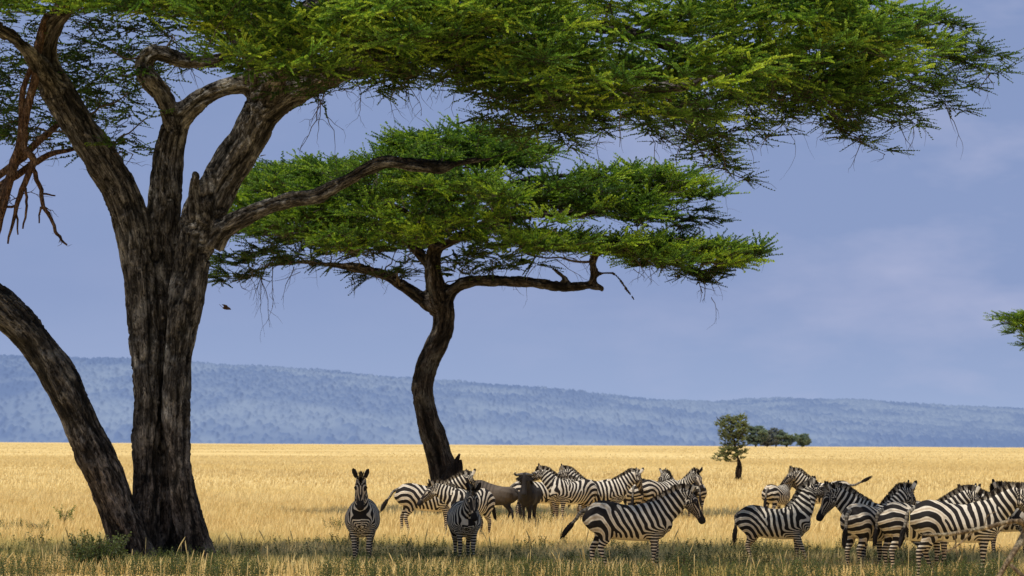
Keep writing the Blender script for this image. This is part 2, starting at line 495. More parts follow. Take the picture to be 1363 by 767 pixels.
    m1 = st + ed*LT[:, None]*.45 + sp*.045; m2 = st + (ed*.45 + ed2*.5)*LT[:, None] + sp*.04
    V = np.stack([st-wv, st+wv, m1+wv*1.3, m1-wv*1.3, m2+wv*.2, m2-wv*.2], 1).reshape(-1, 3)
    i = np.arange(nt_)[:, None]*6
    mesh_obj('tail_tuft', V, [np.vstack([i+np.array([0, 1, 2, 3]), i+np.array([3, 2, 4, 5])])], M_HAIR, tail, np.tile([.018, .015, .014], (len(V), 1)))
    if not zeb:
        for s in (-1, 1):
            hpz = catmull([poll + hs*s*.03 + hu*.05, poll + hs*s*.12 + hu*.03, poll + hs*s*.22 + hu*.0, poll + hs*s*.27 + hu*.06, poll + hs*s*.255 + hu*.16, poll + hs*s*.21 + hu*.22], 5)
            h = MB(); h.sweep(hpz, np.interp(np.linspace(0, 1, len(hpz)), [0, .3, .7, 1], [.055, .040, .028, .006]), n=10, C=np.array([.06, .055, .05]))
            h.build('horn', M_HORN, body)
        nb = 260; q = R.uniform(0, 1, nb)      # beard
        st = poll + hd*(.05+.28*q)[:, None] - hu*.12 + R.normal(0, .02, nb)[:, None]*hs
        st2 = NC[R.integers(6, len(NC)-1, nb)] ; 
        ln = R.uniform(.12, .3, nb)[:, None]; wv = norm(R.normal(0, 1, (nb, 3))*[1, 1, .1])*.008
        V = np.stack([st-wv, st+wv, st+wv*.3+[0, 0, -1]*ln, st-wv*.3+[0, 0, -1]*ln], 1).reshape(-1, 3)
        i = np.arange(nb)[:, None]*4
        mesh_obj('beard', V, [i+np.array([0, 1, 2, 3])], M_HAIR, body, np.tile([.03, .025, .02], (len(V), 1)))
    return body

NEXT = [0]
def animal(kind, px, F, heading, size, label, group, np=30, ny=None, hp=55, hy=None, **pose):
    """px, F: photo column of the barrel and row of the feet; angles in degrees, neck/head yaws in the world"""
    NEXT[0] += 1
    loc = ground(px, F)
    root = empty(kind, loc, D2R(heading), label, kind, group)
    root.scale = (size,)*3
    if ny is None: ny = heading
    if hy is None: hy = ny
    rel = lambda a: (a - heading + 180) % 360 - 180
    pose.update(np=np, ny=rel(ny), hp=hp, hy=rel(hy))
    build_animal('zebra' if kind == 'zebra' else 'gnu', root, pose, seed=NEXT[0]*3, voxel=.0145 if loc[1] < 85 else .018)
    return root
# ------------------------------------------------------------------ bark
def bark_mat(name, low, high, lichen, scale=1.0, grain=True):
    m, nt, out = mat_new(name)
    tc = N(nt, 'ShaderNodeTexCoord')
    mp = N(nt, 'ShaderNodeMapping'); mp.inputs['Scale'].default_value = (9*scale,)*3 if grain else (9*scale, 9*scale, 1.7*scale)
    if grain: ga = N(nt, 'ShaderNodeAttribute', attribute_name='grain'); L(nt, ga, 'Vector', mp, 'Vector')
    else: L(nt, tc, 'Object', mp, 'Vector')
    n1 = N(nt, 'ShaderNodeTexNoise', Scale=1.6, Detail=6.0, Roughness=.65, Distortion=.5); L(nt, mp, 0, n1, 'Vector')
    n2 = N(nt, 'ShaderNodeTexNoise', Scale=2.2*scale, Detail=4.0, Roughness=.6); L(nt, tc, 'Object', n2, 'Vector')
    n3 = N(nt, 'ShaderNodeTexVoronoi', Scale=7*scale); L(nt, mp, 0, n3, 'Vector')
    n3.inputs['Scale'].default_value = 2.2
    r1 = ramp(nt, [(.36, tuple(np.array(low)*.35)), (.5, low), (.66, high)]); L(nt, n1, 0, r1, 0)
    r2 = ramp(nt, [(.50, (0, 0, 0)), (.68, (1, 1, 1))]); L(nt, n2, 0, r2, 0)
    mx = N(nt, 'ShaderNodeMixRGB'); mx.inputs[2].default_value = (*lichen, 1)
    mul = N(nt, 'ShaderNodeMath', operation='MULTIPLY'); mul.inputs[1].default_value = .6
    L(nt, r2, 0, mul, 0); L(nt, mul, 0, mx, 0); L(nt, r1, 0, mx, 1)
    mp4 = N(nt, 'ShaderNodeMapping'); mp4.inputs['Scale'].default_value = (1, 1, 1) if grain else (1, 1, .35)
    if grain: L(nt, ga, 'Color', mp4, 'Vector')
    else: L(nt, tc, 'Object', mp4, 'Vector')
    n4 = N(nt, 'ShaderNodeTexNoise', Scale=30*scale, Detail=3.0, Roughness=.6, Distortion=.8); L(nt, mp4, 0, n4, 'Vector')
    r4 = ramp(nt, [(.36, (.16, .15, .14)), (.47, (.80, .80, .80)), (.58, (1.05, 1.05, 1.05)), (.70, (2.0, 2.0, 1.95))]); L(nt, n4, 0, r4, 0)  # painted crack shade and grey highlights, where bump shading reads weak
    m4 = N(nt, 'ShaderNodeMixRGB', blend_type='MULTIPLY'); m4.inputs[0].default_value = 1; L(nt, mx, 0, m4, 1); L(nt, r4, 0, m4, 2); mx = m4
    # crack darkening from the geometry attribute
    at_ = N(nt, 'ShaderNodeAttribute', attribute_name='Col')
    m2 = N(nt, 'ShaderNodeMixRGB', blend_type='MULTIPLY'); m2.inputs[0].default_value = 1; L(nt, mx, 0, m2, 1); L(nt, at_, 'Color', m2, 2)
    b = N(nt, 'ShaderNodeBsdfPrincipled', Roughness=.9); b.inputs['Specular IOR Level'].default_value = .15
    L(nt, m2, 0, b, 'Base Color')
    ad = N(nt, 'ShaderNodeMath', operation='SUBTRACT'); L(nt, n1, 0, ad, 0); 
    v2 = N(nt, 'ShaderNodeMath', operation='MULTIPLY'); v2.inputs[1].default_value = -.6; L(nt, n4, 0, v2, 0); L(nt, v2, 0, ad, 1)
    bp = N(nt, 'ShaderNodeBump', Strength=1.0, Distance=.09/scale); L(nt, ad, 0, bp, 'Height'); L(nt, bp, 0, b, 'Normal')
    L(nt, b, 0, out, 0)
    return m
M_BARK = bark_mat('acacia_bark', (.082, .073, .064), (.24, .218, .192), (.44, .42, .385))
M_BARK2 = bark_mat('acacia_bark_far', (.055, .043, .034), (.12, .10, .08), (.17, .16, .135), .8)
M_BROKEN = bark_mat('broken_wood', (.05, .04, .033), (.10, .08, .065), (.13, .11, .09), 1, False)
M_DEAD = bark_mat('dead_wood', (.09, .06, .042), (.20, .14, .10), (.24, .2, .16), 2, False)
M_TWIG = mat_attr('twig', rough=.9, spec=.1)

def leaf_mat(name, tr=.40):
    return mat_attr(name, rough=.55, spec=.25, transl=tr, tcol=(1.25, 1.35, .6))
M_LEAF = leaf_mat('acacia_leaf'); M_LEAF_B = leaf_mat('bush_leaf')

# ------------------------------------------------------------------ limbs
def limb_px(rows, Y, per=6, dY=None):
    """rows: (px, py, radius px[, depth offset m]) at distance Y -> xyz r rows, smoothed"""
    out = []
    for r in rows:
        d = r[3] if len(r) > 3 else 0
        p = at(r[0], r[1], Y) ; p = p*0 + np.array([p[0], Y + d, p[2]])
        if len(r) > 3:
            p = at(r[0], r[1], Y + d)
        out.append([*p, r[2]/F_PX*Y])
    return catmull(out, per)

def make_trunk(name, limbs, mat, parent, voxel, amp=.03, root_flare=None, seed=0, freq=1.0, holes=()):
    mb = MB()
    for l in limbs: mb.sweep(l[:, :3], l[:, 3], n=18)
    me = remeshed(mb.build('tmp', None), voxel, 3)
    p = get_co(me).astype(float); n = get_no(me).astype(float)
    # grain coordinates that follow each limb
    from mathutils.kdtree import KDTree
    cs = []
    for l in limbs:
        a_ = arc(l[:, :3]); u_ = np.arange(0, a_[-1], .03); cs.append(np.stack([np.interp(u_, a_, l[:, i]) for i in range(4)], 1))
    cs = np.vstack(cs); kd = KDTree(len(cs))
    for i_, c_ in enumerate(cs): kd.insert(c_[:3], i_)
    kd.balance()
    cen = np.array([cs[kd.find(v)[1]][:3] for v in p])
    off = p - cen
    q = (off*7 + cen*.8)*freq
    ridge = 1-np.abs(vnoise(q + .6*vnoise(p*2, seed)[:, None], seed))*2
    q2 = (off*15 + cen*2.4)*freq
    ridge2 = 1-np.abs(vnoise(q2, seed+9))*2
    lump = vnoise(p*1.3*freq, seed+4)*1.3 + vnoise(p*3*freq, seed+5)*.8 + vnoise((off*13 + cen*6)*freq, seed+6)*.55
    d = -sstep(ridge, .35, 1)*1.2 - sstep(ridge2, .3, 1)*.5 + lump*.9
    p2 = p + n*(d*amp)[:, None]
    dark = 1 - .72*sstep(ridge, .45, .95) - .3*sstep(ridge2, .3, .9)
    for (hc, hr) in holes:
        dd = np.sqrt((((p-hc)/hr)**2).sum(1)); w = sstep(dd, 1, .3)
        p2 = p2 - n*(w*hr[0]*.8)[:, None]; dark = dark*(1-.55*w)
    me.vertices.foreach_set('co', p2.astype(np.float32).ravel())
    tint = np.clip(dark, .15, 1)[:, None]*np.array([1, 1, 1.])
    warm = sstep(p[:, 2], 3.5, .3)[:, None]*.55
    ga = me.attributes.new('grain', 'FLOAT_VECTOR', 'POINT'); ga.data.foreach_set('vector', (off + cen*.28)
.astype(np.float32).ravel())
    tint = tint*(1 + warm*np.array([.35, .0, -.25]))
    set_col(me, tint)
    me.polygons.foreach_set('use_smooth', np.ones(len(me.polygons), dtype=bool))
    me.materials.append(mat)
    o = bpy.data.objects.new(name, me); link(o, parent); return o

# ------------------------------------------------------------------ foliage
def spray_template(R, length=.55, fans=5, nodes=13, leaf=.040, leafw=.014, per_node=5, stem=.005):
    """a feathery fan of leafy shoots lying about +X, slightly rising. returns V, Q, colour key"""
    V, K, TV = [], [], []
    mb = MB()
    for f in range(fans):
        a = (f/(max(fans-1, 1)) - .5)*1.5 + R.normal(0, .12); l = length*R.uniform(.6, 1.05)*(1-.25*abs(a))
        up = R.uniform(-.05, .25)
        t = np.linspace(0, 1, 7)
        base = np.array([R.uniform(-.02, .2)*length*.6, R.normal(0, .03), R.normal(0, .02)])
        d = np.array([math.cos(a), math.sin(a), up])
        P = base + t[:, None]*l*d + np.array([0, 0, 1])*(R.uniform(-.12, .10)*l*t**2)[:, None]
        mb.sweep(P, np.linspace(stem, stem*.4, 7), n=3, cap=False)
        ts = np.repeat(np.linspace(.12, 1.0, nodes), per_node) + R.normal(0, .015, nodes*per_node)
        ts = np.clip(ts, 0, 1)
        C = np.stack([np.interp(ts, t, P[:, i]) for i in range(3)], 1)
        m = len(C)
        ang = R.uniform(0, 2*np.pi, m)
        side = norm(np.cross(d, [0, 0, 1])); u2 = np.cross(side, d)
        out = norm(np.cos(ang)[:, None]*side + (np.abs(np.sin(ang))*.9 - .15)[:, None]*u2 + d*R.uniform(.3, .9, m)[:, None])
        wv = norm(np.cross(out, R.normal(0, 1, (m, 3))))
        ll = leaf*R.uniform(.6, 1.2, m)[:, None]*(1.1 - .5*ts[:, None]); ww = leafw*R.uniform(.7, 1.3, m)[:, None]
        V.append(np.stack([C, C + out*ll*.45 + wv*ww, C + out*ll, C + out*ll*.45 - wv*ww], 1).reshape(-1, 3))
        K.append(np.repeat(ts, 4))
    V = np.vstack(V); n = len(V)//4
    Q = np.arange(n*4).reshape(-1, 4)
    sv = np.vstack(mb.V); sq = np.vstack(mb.Q) + len(V)
    return np.vstack([V, sv]), np.vstack([Q, sq]), np.concatenate([np.concatenate(K), np.full(len(sv), -1.)])

def stamp(templates, pos, yaw, pitch, scale, roll, tint, R, base_cols, stem_col=(.05, .038, .028)):
    """copies of templates merged into one mesh. tint: per instance 0..1 (dark -> yellow)"""
    Vs, Qs, Cs = [], [], []; off = 0
    ti = R.integers(0, len(templates), len(pos))
    c0, c1, c2 = [np.array(c) for c in base_cols]
    for k, (V, Q, K) in enumerate(templates):
        idx = np.where(ti == k)[0]; m = len(idx)
        if not m: continue
        cy, sy = np.cos(yaw[idx]), np.sin(yaw[idx]); cp, sp = np.cos(pitch[idx]), np.sin(pitch[idx]); cr, sr = np.cos(roll[idx]), np.sin(roll[idx])
        X = np.stack([cp*cy, cp*sy, sp], 1); Yv = np.stack([-sy, cy, 0*cy], 1); Z = np.cross(X, Yv)
        Y2 = Yv*cr[:, None] + Z*sr[:, None]; Z2 = -Yv*sr[:, None] + Z*cr[:, None]
        W = (V[None, :, 0, None]*X[:, None] + V[None, :, 1, None]*Y2[:, None] + V[None, :, 2, None]*Z2[:, None])*scale[idx][:, None, None] + pos[idx][:, None]
        Vs.append(W.reshape(-1, 3))
        Qs.append((Q[None] + (np.arange(m)*len(V))[:, None, None] + off).reshape(-1, 4)); off += m*len(V)
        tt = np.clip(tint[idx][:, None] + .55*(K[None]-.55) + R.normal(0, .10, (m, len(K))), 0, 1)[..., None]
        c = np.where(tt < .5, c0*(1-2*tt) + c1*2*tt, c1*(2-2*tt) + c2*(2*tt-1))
        c = np.where((K < 0)[None, :, None], np.array(stem_col), c)
        Cs.append(c.reshape(-1, 3))
    return np.vstack(Vs), np.vstack(Qs), np.vstack(Cs)

def in_poly(x, y, poly):
    poly = np.asarray(poly, float); ins = np.zeros(len(x), bool); n = len(poly)
    for i in range(n):
        x1, y1 = poly[i]; x2, y2 = poly[(i+1) % n]
        c = ((y1 > y) != (y2 > y)) & (x < (x2-x1)*(y-y1)/(y2-y1+1e-9) + x1); ins ^= c
    return ins

def sample_poly(poly, n, R):
    poly = np.asarray(poly, float); lo, hi = poly.min(0), poly.max(0); out = []
    k = 0
    while k < n:
        q = R.uniform(lo, hi, (n*4, 2)); q = q[in_poly(q[:, 0], q[:, 1], poly)]; out.append(q); k += len(q)
    return np.vstack(out)[:n]

def branch_net(targets, nodes, R, mb, r0=.012, rk=.010, sag=.06, n=5, col=(.06, .047, .036), wig=.06, steps=7, stopfrac=1.0):
    """join every target to the nearest part of the skeleton with a curved limb; grows the skeleton as it goes"""
    nodes = list(map(np.asarray, nodes)); NPs = np.array([q[:3] for q in nodes]); NR = np.array([q[3] for q in nodes])
    order = np.argsort([np.min(np.linalg.norm(NPs - t, axis=1)) for t in targets])
    for o in order:
        t = targets[o]
        d = np.linalg.norm(NPs - t, axis=1) + 2.0*np.clip(NPs[:, 2]-t[2], 0, 9) + .25/np.clip(NR, .01, .1)*.02
        j = int(np.argmin(d)); a = NPs[j]; l = np.linalg.norm(t-a)
        if l < .15: continue
        r = min(NR[j]*.75, r0 + rk*l)
        s = np.linspace(0, 1, steps)
        mid = a*.5 + t*.5 + np.array([0, 0, -1])*sag*l + R.normal(0, .05, 3)*l
        P = ((1-s)**2)[:, None]*a + (2*s*(1-s))[:, None]*mid + (s**2)[:, None]*t
        P[1:-1] += R.normal(0, wig*min(l, 1.5)*.5, (steps-2, 3))
        P = catmull(P, 2); rr = np.linspace(r, max(r*.35, .006), len(P))
        mb.sweep(P, rr, n=n, C=np.array(col)*R.uniform(.8, 1.3), cap=False)
        NPs = np.vstack([NPs, P[3:]]); NR = np.concatenate([NR, rr[3:]])
    return NPs, NR

def twig_chain(mb, start, d, length, r, R, depth=2, col=(.06, .045, .035), grav=.1, steps=7, kink=.22):
    """a bare crooked twig with side twigs"""
    P = [np.array(start, float)]; dd = norm(d); st = length/steps
    for i in range(steps):
        dd = norm(dd + R.normal(0, kink, 3) + np.array([0, 0, -grav])); P.append(P[-1] + dd*st)
        if depth > 0 and R.uniform() < .5 and i > 0:
            side = norm(dd + R.normal(0, .8, 3)); twig_chain(mb, P[-1], side, length*R.uniform(.25, .5), r*.6*(1-i/steps*.5), R, depth-1, col, grav, max(3, steps-2), kink)
    P = np.array(P); mb.sweep(P, np.linspace(r, r*.3, len(P)), n=5, C=np.array(col)*R.uniform(.8, 1.2))
    return P[-1]
# ------------------------------------------------------------------ big foreground acacia
def recentre(o, loc):
    """keep world-space meshes, hang them under an empty that stands at the base"""
    me = o.data; p = get_co(me); p -= np.asarray(loc, np.float32); me.vertices.foreach_set('co', p.ravel()); me.update()

SPR = np.random.default_rng(11)
T_BIG = [spray_template(SPR, .74, 5, 15, .052, .015, 5) for _ in range(7)]
T_THIN = [spray_template(SPR, .70, 3, 10, .045, .017, 4, .007) for _ in range(5)]
GREEN = [(.034, .085, .016), (.145, .270, .036), (.44, .53, .06)]

def foliage(clusters, R, per, templates, Cx, spread, mat, parent, name='crown', cols=GREEN, tint0=.35, scale=1.0, rise=.12, loc=None):
    """clusters: (n,4) x y z size; sprays fan outward from each clump's middle over a flat lens"""
    n = len(clusters)
    ci = np.repeat(np.arange(n), per); m = len(ci); c = clusters[ci]
    a = R.uniform(0, 2*np.pi, m); rad = np.sqrt(R.uniform(0, 1, m))
    off = np.stack([np.cos(a)*rad*spread[0], np.sin(a)*rad*spread[0], (R.uniform(-.5, .9, m)*(1-rad**2*.7))*spread[1]], 1)*c[:, 3:4]
    pos = c[:, :3] + off
    outy = np.arctan2(pos[:, 1]-Cx[1], pos[:, 0]-Cx[0])
    yaw = np.where(R.uniform(0, 1, m) < .62, a + R.normal(0, .5, m), outy + R.normal(0, .5, m))
    pitch = R.normal(rise, .20, m)
    sc = scale*R.uniform(.7, 1.25, m)
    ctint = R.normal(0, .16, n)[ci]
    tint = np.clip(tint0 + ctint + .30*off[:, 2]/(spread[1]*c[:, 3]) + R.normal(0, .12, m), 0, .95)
    V, Q, C = stamp(templates, pos, yaw, pitch, sc, R.normal(0, .35, m), tint, R, cols)
    if loc is not None: V = V - loc
    return mesh_obj(name, V, [Q], mat, parent, C)

BY = F_PX*CAM_H/(757-590.)      # distance of the big tree
def build_big_tree():
    R = np.random.default_rng(21); Y = BY
    base = ground(225, 757)
    root = empty('acacia_tree', base, 0, 'largest umbrella acacia, forked trunk at left, its crown filling the top of the view', 'tree', 'acacia trees on the plain')
    A = limb_px([(186, 772, 36, -.1), (190, 735, 29, -.1), (193, 680, 22, -.1), (196, 590, 20, 0), (194, 500, 20, 0), (188, 400, 22.5, .1), (179, 320, 27, .1), (165, 265, 27, .1), (141, 219, 26.5, .0), (108, 172, 26, -.2), (74, 118, 25, -.4), (60, 75, 20, -.6), (70, 35, 17, -.9), (98, 0, 15, -1.2), (140, -40, 12, -1.5)], Y)
    B = limb_px([(222, 775, 32, .45), (221, 700, 25, .4), (219, 590, 20, .35), (217, 480, 19, .35), (217, 365, 24, .4), (219, 265, 26, .4), (225, 200, 24, .4), (238, 150, 22, .3)], Y)
    B1 = limb_px([(232, 165, 18, .3), (218, 130, 16, .2), (198, 104, 14, .1), (192, 82, 12, .1), (210, 70, 11, .1), (250, 82, 10.5, .2), (295, 78, 10, .3), (330, 50, 9, .6)], Y)
    B2 = limb_px([(240, 158, 19, .3), (262, 136, 17, .1), (292, 119, 16, 0), (325, 112, 16, 0), (352, 118, 17, 0)], Y)
    Cc = limb_px([(270, 775, 38, -.15), (259, 735, 30, -.15), (248, 680, 22.5, -.15), (237, 590, 20, -.1), (236, 500, 20.5, -.1), (243, 430, 24, -.1), (253, 365, 28, 0), (266, 295, 31, 0), (297, 235, 30, 0), (331, 180, 28, 0), (350, 132, 27, 0), (343, 78, 22, -.2), (350, 20, 18, -.4), (370, -40, 13, -.5)], Y)
    Dd = limb_px([(345, 150, 28, 0), (386, 122, 25, -.1), (432, 103, 19, -.3), (490, 78, 17, -.6), (548, 56, 15, -.9), (605, 50, 13, -1.2), (648, 70, 12, -1.4), (680, 104, 11, -1.5), (720, 128, 10, -1.6), (790, 134, 9, -1.6), (860, 122, 8, -1.5), (930, 108, 8, -1.4), (985, 88, 7, -1.3)], Y)
    D2 = limb_px([(605, 50, 12, -1.2), (700, 30, 11, -.4), (800, 35, 10, .4), (900, 60, 9, 1), (1000, 70, 8, 1.6), (1100, 60, 7, 2), (1200, 70, 5, 2.2)], Y)
    D3 = limb_px([(930, 108, 8, -1.4), (1010, 84, 8, -2.2), (1048, 100, 7, -2.6), (1085, 140, 5, -2.8)], Y)
    E = limb_px([(285, 325, 17, -.1), (300, 304, 14, -.3), (335, 284, 13.5, -.5), (380, 268, 13, -.8), (422, 261, 12.5, -1.0), (462, 240, 12, -1.3), (508, 217, 12, -1.5), (556, 220, 10, -1.7), (592, 222, 8, -1.8), (622, 214, 6, -1.9), (650, 212, 4, -1.9), (682, 200, 2, -1.9), (705, 196, 1, -1.9)], Y)
    St = limb_px([(262, 290, 14, -.2), (258, 258, 9, -.35), (260, 238, 7, -.4), (257, 230, 4, -.4)], Y)
    F1 = limb_px([(343, 78, 20, -.2), (300, 20, 15, 1.5), (240, -20, 12, 3)], Y)
    F2 = limb_px([(74, 118, 20, -.4), (30, 60, 13, -1.6), (-40, 20, 11, -2.4), (-120, 0, 8, -3)], Y)
    F3 = limb_px([(350, 60, 17, -.3), (430, 0, 14, 2), (560, -40, 12, 3.5), (700, -60, 9, 4.5)], Y)
    F4 = limb_px([(350, 132, 20, 0), (400, 60, 15, -1.5), (500, 0, 12, -3.2), (640, -20, 10, -4)], Y)
    limbs = [A, B, B1, B2, Cc, Dd, D2, D3, E, St, F1, F2, F3, F4]
    limbs = [l*[1, 1, 1, .90] - np.array([*base, 0]) for l in limbs]
    hole = at(238, 700, Y-.25) - base
    make_trunk('trunk', limbs, M_BARK, root, .034, .034, seed=3, holes=[(hole, np.array([.16, .5, .75]))])
    G = limb_px([(186, 775, 40, -.4), (176, 735, 32, -.4), (158, 678, 28, -.4), (125, 601, 27, -.4), (93, 530, 25.5, -.4), (55, 465, 25, -.4), (10, 415, 28, -.4), (-45, 375, 30, -.4), (-110, 320, 28, -.4), (-160, 230, 25, -.4), (-190, 120, 20, -.6), (-180, 20, 14, -.8)], Y)
    G2 = limb_px([(-60, 368, 18, -.4), (-90, 260, 14, -1.5), (-60, 150, 11, -2.2), (-20, 60, 8, -2.6)], Y)
    make_trunk('trunk', [g*[1, 1, 1, .92] - np.array([*base, 0]) for g in (G, G2)], M_BARK, root, .034, .030, seed=8)

    # crown clumps: outlines traced in the plane of the tree, spread through the depth of an umbrella
    Rx, Ry, cx, cy = 11.3, 6.8, at(560, 0, Y)[0], Y
    def clumps(poly, n, dlo, dhi, size, zfall=.0):
        q = sample_poly(poly, n, R); out = []
        for px, py in q:
            x0 = at(px, py, Y)[0]; D = Ry*math.sqrt(max(0.05, 1-((x0-cx)/Rx)**2))
            d = R.uniform(dlo, dhi)*D; w = at(px, py, Y + d)
            out.append([*w, size*R.uniform(.75, 1.25)])
        return np.array(out)
    dense = [(-160, -70), (-160, 5), (-40, 18), (60, 22), (180, 15), (280, 40), (310, 88), (370, 100), (440, 108), (520, 70), (600, 60), (650, 85), (700, 108), (770, 120), (860, 122), (930, 122), (990, 100), (1060, 96), (1120, 106), (1175, 102), (1200, 96), (1226, 86), (1232, 78), (1208, 56), (1175, 35), (1140, 0), (1110, -45), (900, -90), (300, -110)]
    low = [(330, 60), (330, 100), (400, 116), (480, 104), (560, 104), (620, 80), (650, 120), (700, 140), (780, 155), (830, 140), (880, 165), (940, 172), (965, 180), (985, 145), (1030, 128), (1080, 126), (1130, 146), (1150, 130), (1190, 116), (1215, 104), (1100, 70), (700, 60)]
    near = clumps(dense, 430, -1, -.3, .78)
    mid = clumps([(x, y*.7 - 14) for x, y in dense], 140, -.35, .35, 1.1)
    far = clumps([(x, y*.8 - 8) for x, y in dense], 100, .35, .9, 1.1)
    lowc = clumps(low, 95, -.8, .5, .65)
    droop = []
    for pl in ([(870, 140), (925, 190), (982, 238)], [(1050, 115), (1100, 158), (1178, 202)], [(1165, 115), (1222, 166)], [(1215, 100), (1272, 146)], [(840, 140), (872, 185)], [(640, 90), (660, 160), (690, 186)], [(700, 125), (740, 170), (765, 196)], [(780, 140), (802, 178)], [(1000, 120), (992, 172)], [(1100, 125), (1198, 164)], [(1250, 70), (1328, 98)], [(1205, 80), (1295, 118)], [(1250, 50), (1325, 78)], [(1220, 18), (1285, 40)], [(560, 80), (520, 122)], [(590, 70), (625, 110)], [(935, 140), (965, 225)], [(1060, 120), (1040, 168)], [(905, 150), (930, 200)], [(1110, 130), (1135, 185)]):
        d0 = R.uniform(-.8, .2)*4; l = limb_px([(a, b, 1, d0) for a, b in pl], Y, 8)
        for t in np.linspace(0, len(l)-1, 6 + 3*len(pl)).astype(int): droop.append([*l[t, :3], .28])
    droop = np.array(droop)
    top = clumps([(-120, -110), (300, -150), (900, -130), (1150, -70), (1180, -25), (900, -40), (300, -60), (-120, -40)], 46, -.8, .8, 1.5)
    loc = base
    # a gap in the leaves lets the sun through on to the high-headed zebra
    az, el = math.radians(222), math.radians(67); sd = np.array([math.sin(az)*math.cos(el), math.cos(az)*math.cos(el), math.sin(el)])
    def sunlit(c, rad=1.9):
        keep = np.ones(len(c), bool)
        for q in (ground(1000, 757), ground(1030, 757), ground(1062, 757)):
            v = c[:, :3] - (q + [0, 0, 1.0]); d = np.linalg.norm(v - (v @ sd)[:, None]*sd, axis=1); keep &= d > rad
        return c[keep]
    near, mid, far, top = [sunlit(c) for c in (near, mid, far, top)]
    dn = np.vstack([near, mid, far]); 
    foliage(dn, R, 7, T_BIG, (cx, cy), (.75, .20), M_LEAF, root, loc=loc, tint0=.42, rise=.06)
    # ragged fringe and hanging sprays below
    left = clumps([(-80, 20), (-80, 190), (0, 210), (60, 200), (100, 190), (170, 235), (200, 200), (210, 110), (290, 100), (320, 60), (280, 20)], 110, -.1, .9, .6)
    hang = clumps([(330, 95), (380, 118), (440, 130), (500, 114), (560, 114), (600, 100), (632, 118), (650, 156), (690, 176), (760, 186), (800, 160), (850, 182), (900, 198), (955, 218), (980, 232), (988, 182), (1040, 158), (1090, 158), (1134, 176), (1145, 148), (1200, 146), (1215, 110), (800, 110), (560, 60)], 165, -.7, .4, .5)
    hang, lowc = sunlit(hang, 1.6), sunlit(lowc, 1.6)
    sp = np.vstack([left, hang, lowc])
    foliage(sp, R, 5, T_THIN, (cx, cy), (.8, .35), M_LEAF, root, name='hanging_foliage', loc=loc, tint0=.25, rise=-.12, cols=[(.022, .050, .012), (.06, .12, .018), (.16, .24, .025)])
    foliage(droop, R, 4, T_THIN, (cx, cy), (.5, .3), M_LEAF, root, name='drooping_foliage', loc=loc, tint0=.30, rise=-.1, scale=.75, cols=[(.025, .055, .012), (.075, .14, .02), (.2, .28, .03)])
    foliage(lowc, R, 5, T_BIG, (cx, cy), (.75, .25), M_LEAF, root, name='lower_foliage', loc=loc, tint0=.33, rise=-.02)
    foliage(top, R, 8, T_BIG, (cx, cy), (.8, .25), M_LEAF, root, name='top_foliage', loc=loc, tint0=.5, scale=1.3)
    # limbs and twigs inside the crown
    mb = MB()
    nodes = np.vstack([l[(len(l)//3):] for l in (A, B1, Cc, Dd, D2, D3, F1, F2, F3, F4, G, G2)])
    tg = np.vstack([dn[R.permutation(len(dn))[:330]], lowc, left, hang, droop, top[:40]])[:, :3] - [0, 0, .05]
    NPs, NR = branch_net(tg, nodes, R, mb, r0=.012, rk=.014)
    # fine bare twigs under the crown
    for k in range(420):
        q = tg[R.integers(0, len(tg))]
        twig_chain(mb, q + [0, 0, .0], norm(R.normal(0, 1, 3)*[1, 1, .35] + [0, 0, -.25]), R.uniform(.3, .9), R.uniform(.006, .011), R, 1, grav=.12, steps=6)
    def dead(px, py, d, n, ln, r, dirn, depth=2, grav=.15, kink=.25):
        for k in range(n):
            twig_chain(mb, at(px + R.normal(0, 4), py + R.normal(0, 3), Y + d), norm(np.array(dirn) + R.normal(0, .25, 3)), ln*R.uniform(.7, 1.1), r, R, depth, grav=grav, kink=kink, col=(.07, .055, .045))
    dead(425, 125, -.3, 3, 1.0, .012, (.25, 0, -1)); dead(470, 110, -.5, 2, .7, .009, (.3, 0, -1))
    dead(828, 140, -1.7, 1, 1.0, .012, (.1, 0, -1), 1, .3, .12); dead(860, 160, -1.8, 1, 1.2, .012, (.8, 0, -1), 2, .05, .15)
    dead(345, 215, -.2, 1, .15, .012, (.8, 0, .5), 0); dead(905, 160, -1.4, 2, .9, .01, (.7, 0, -.8)); dead(1100, 150, -1.8, 2, .8, .01, (.8, 0, -.6))
    o = mb.build('branches', M_TWIG, root, smooth=True); recentre(o, base)
    # reddish dead limb hanging at the left edge
    db = MB()
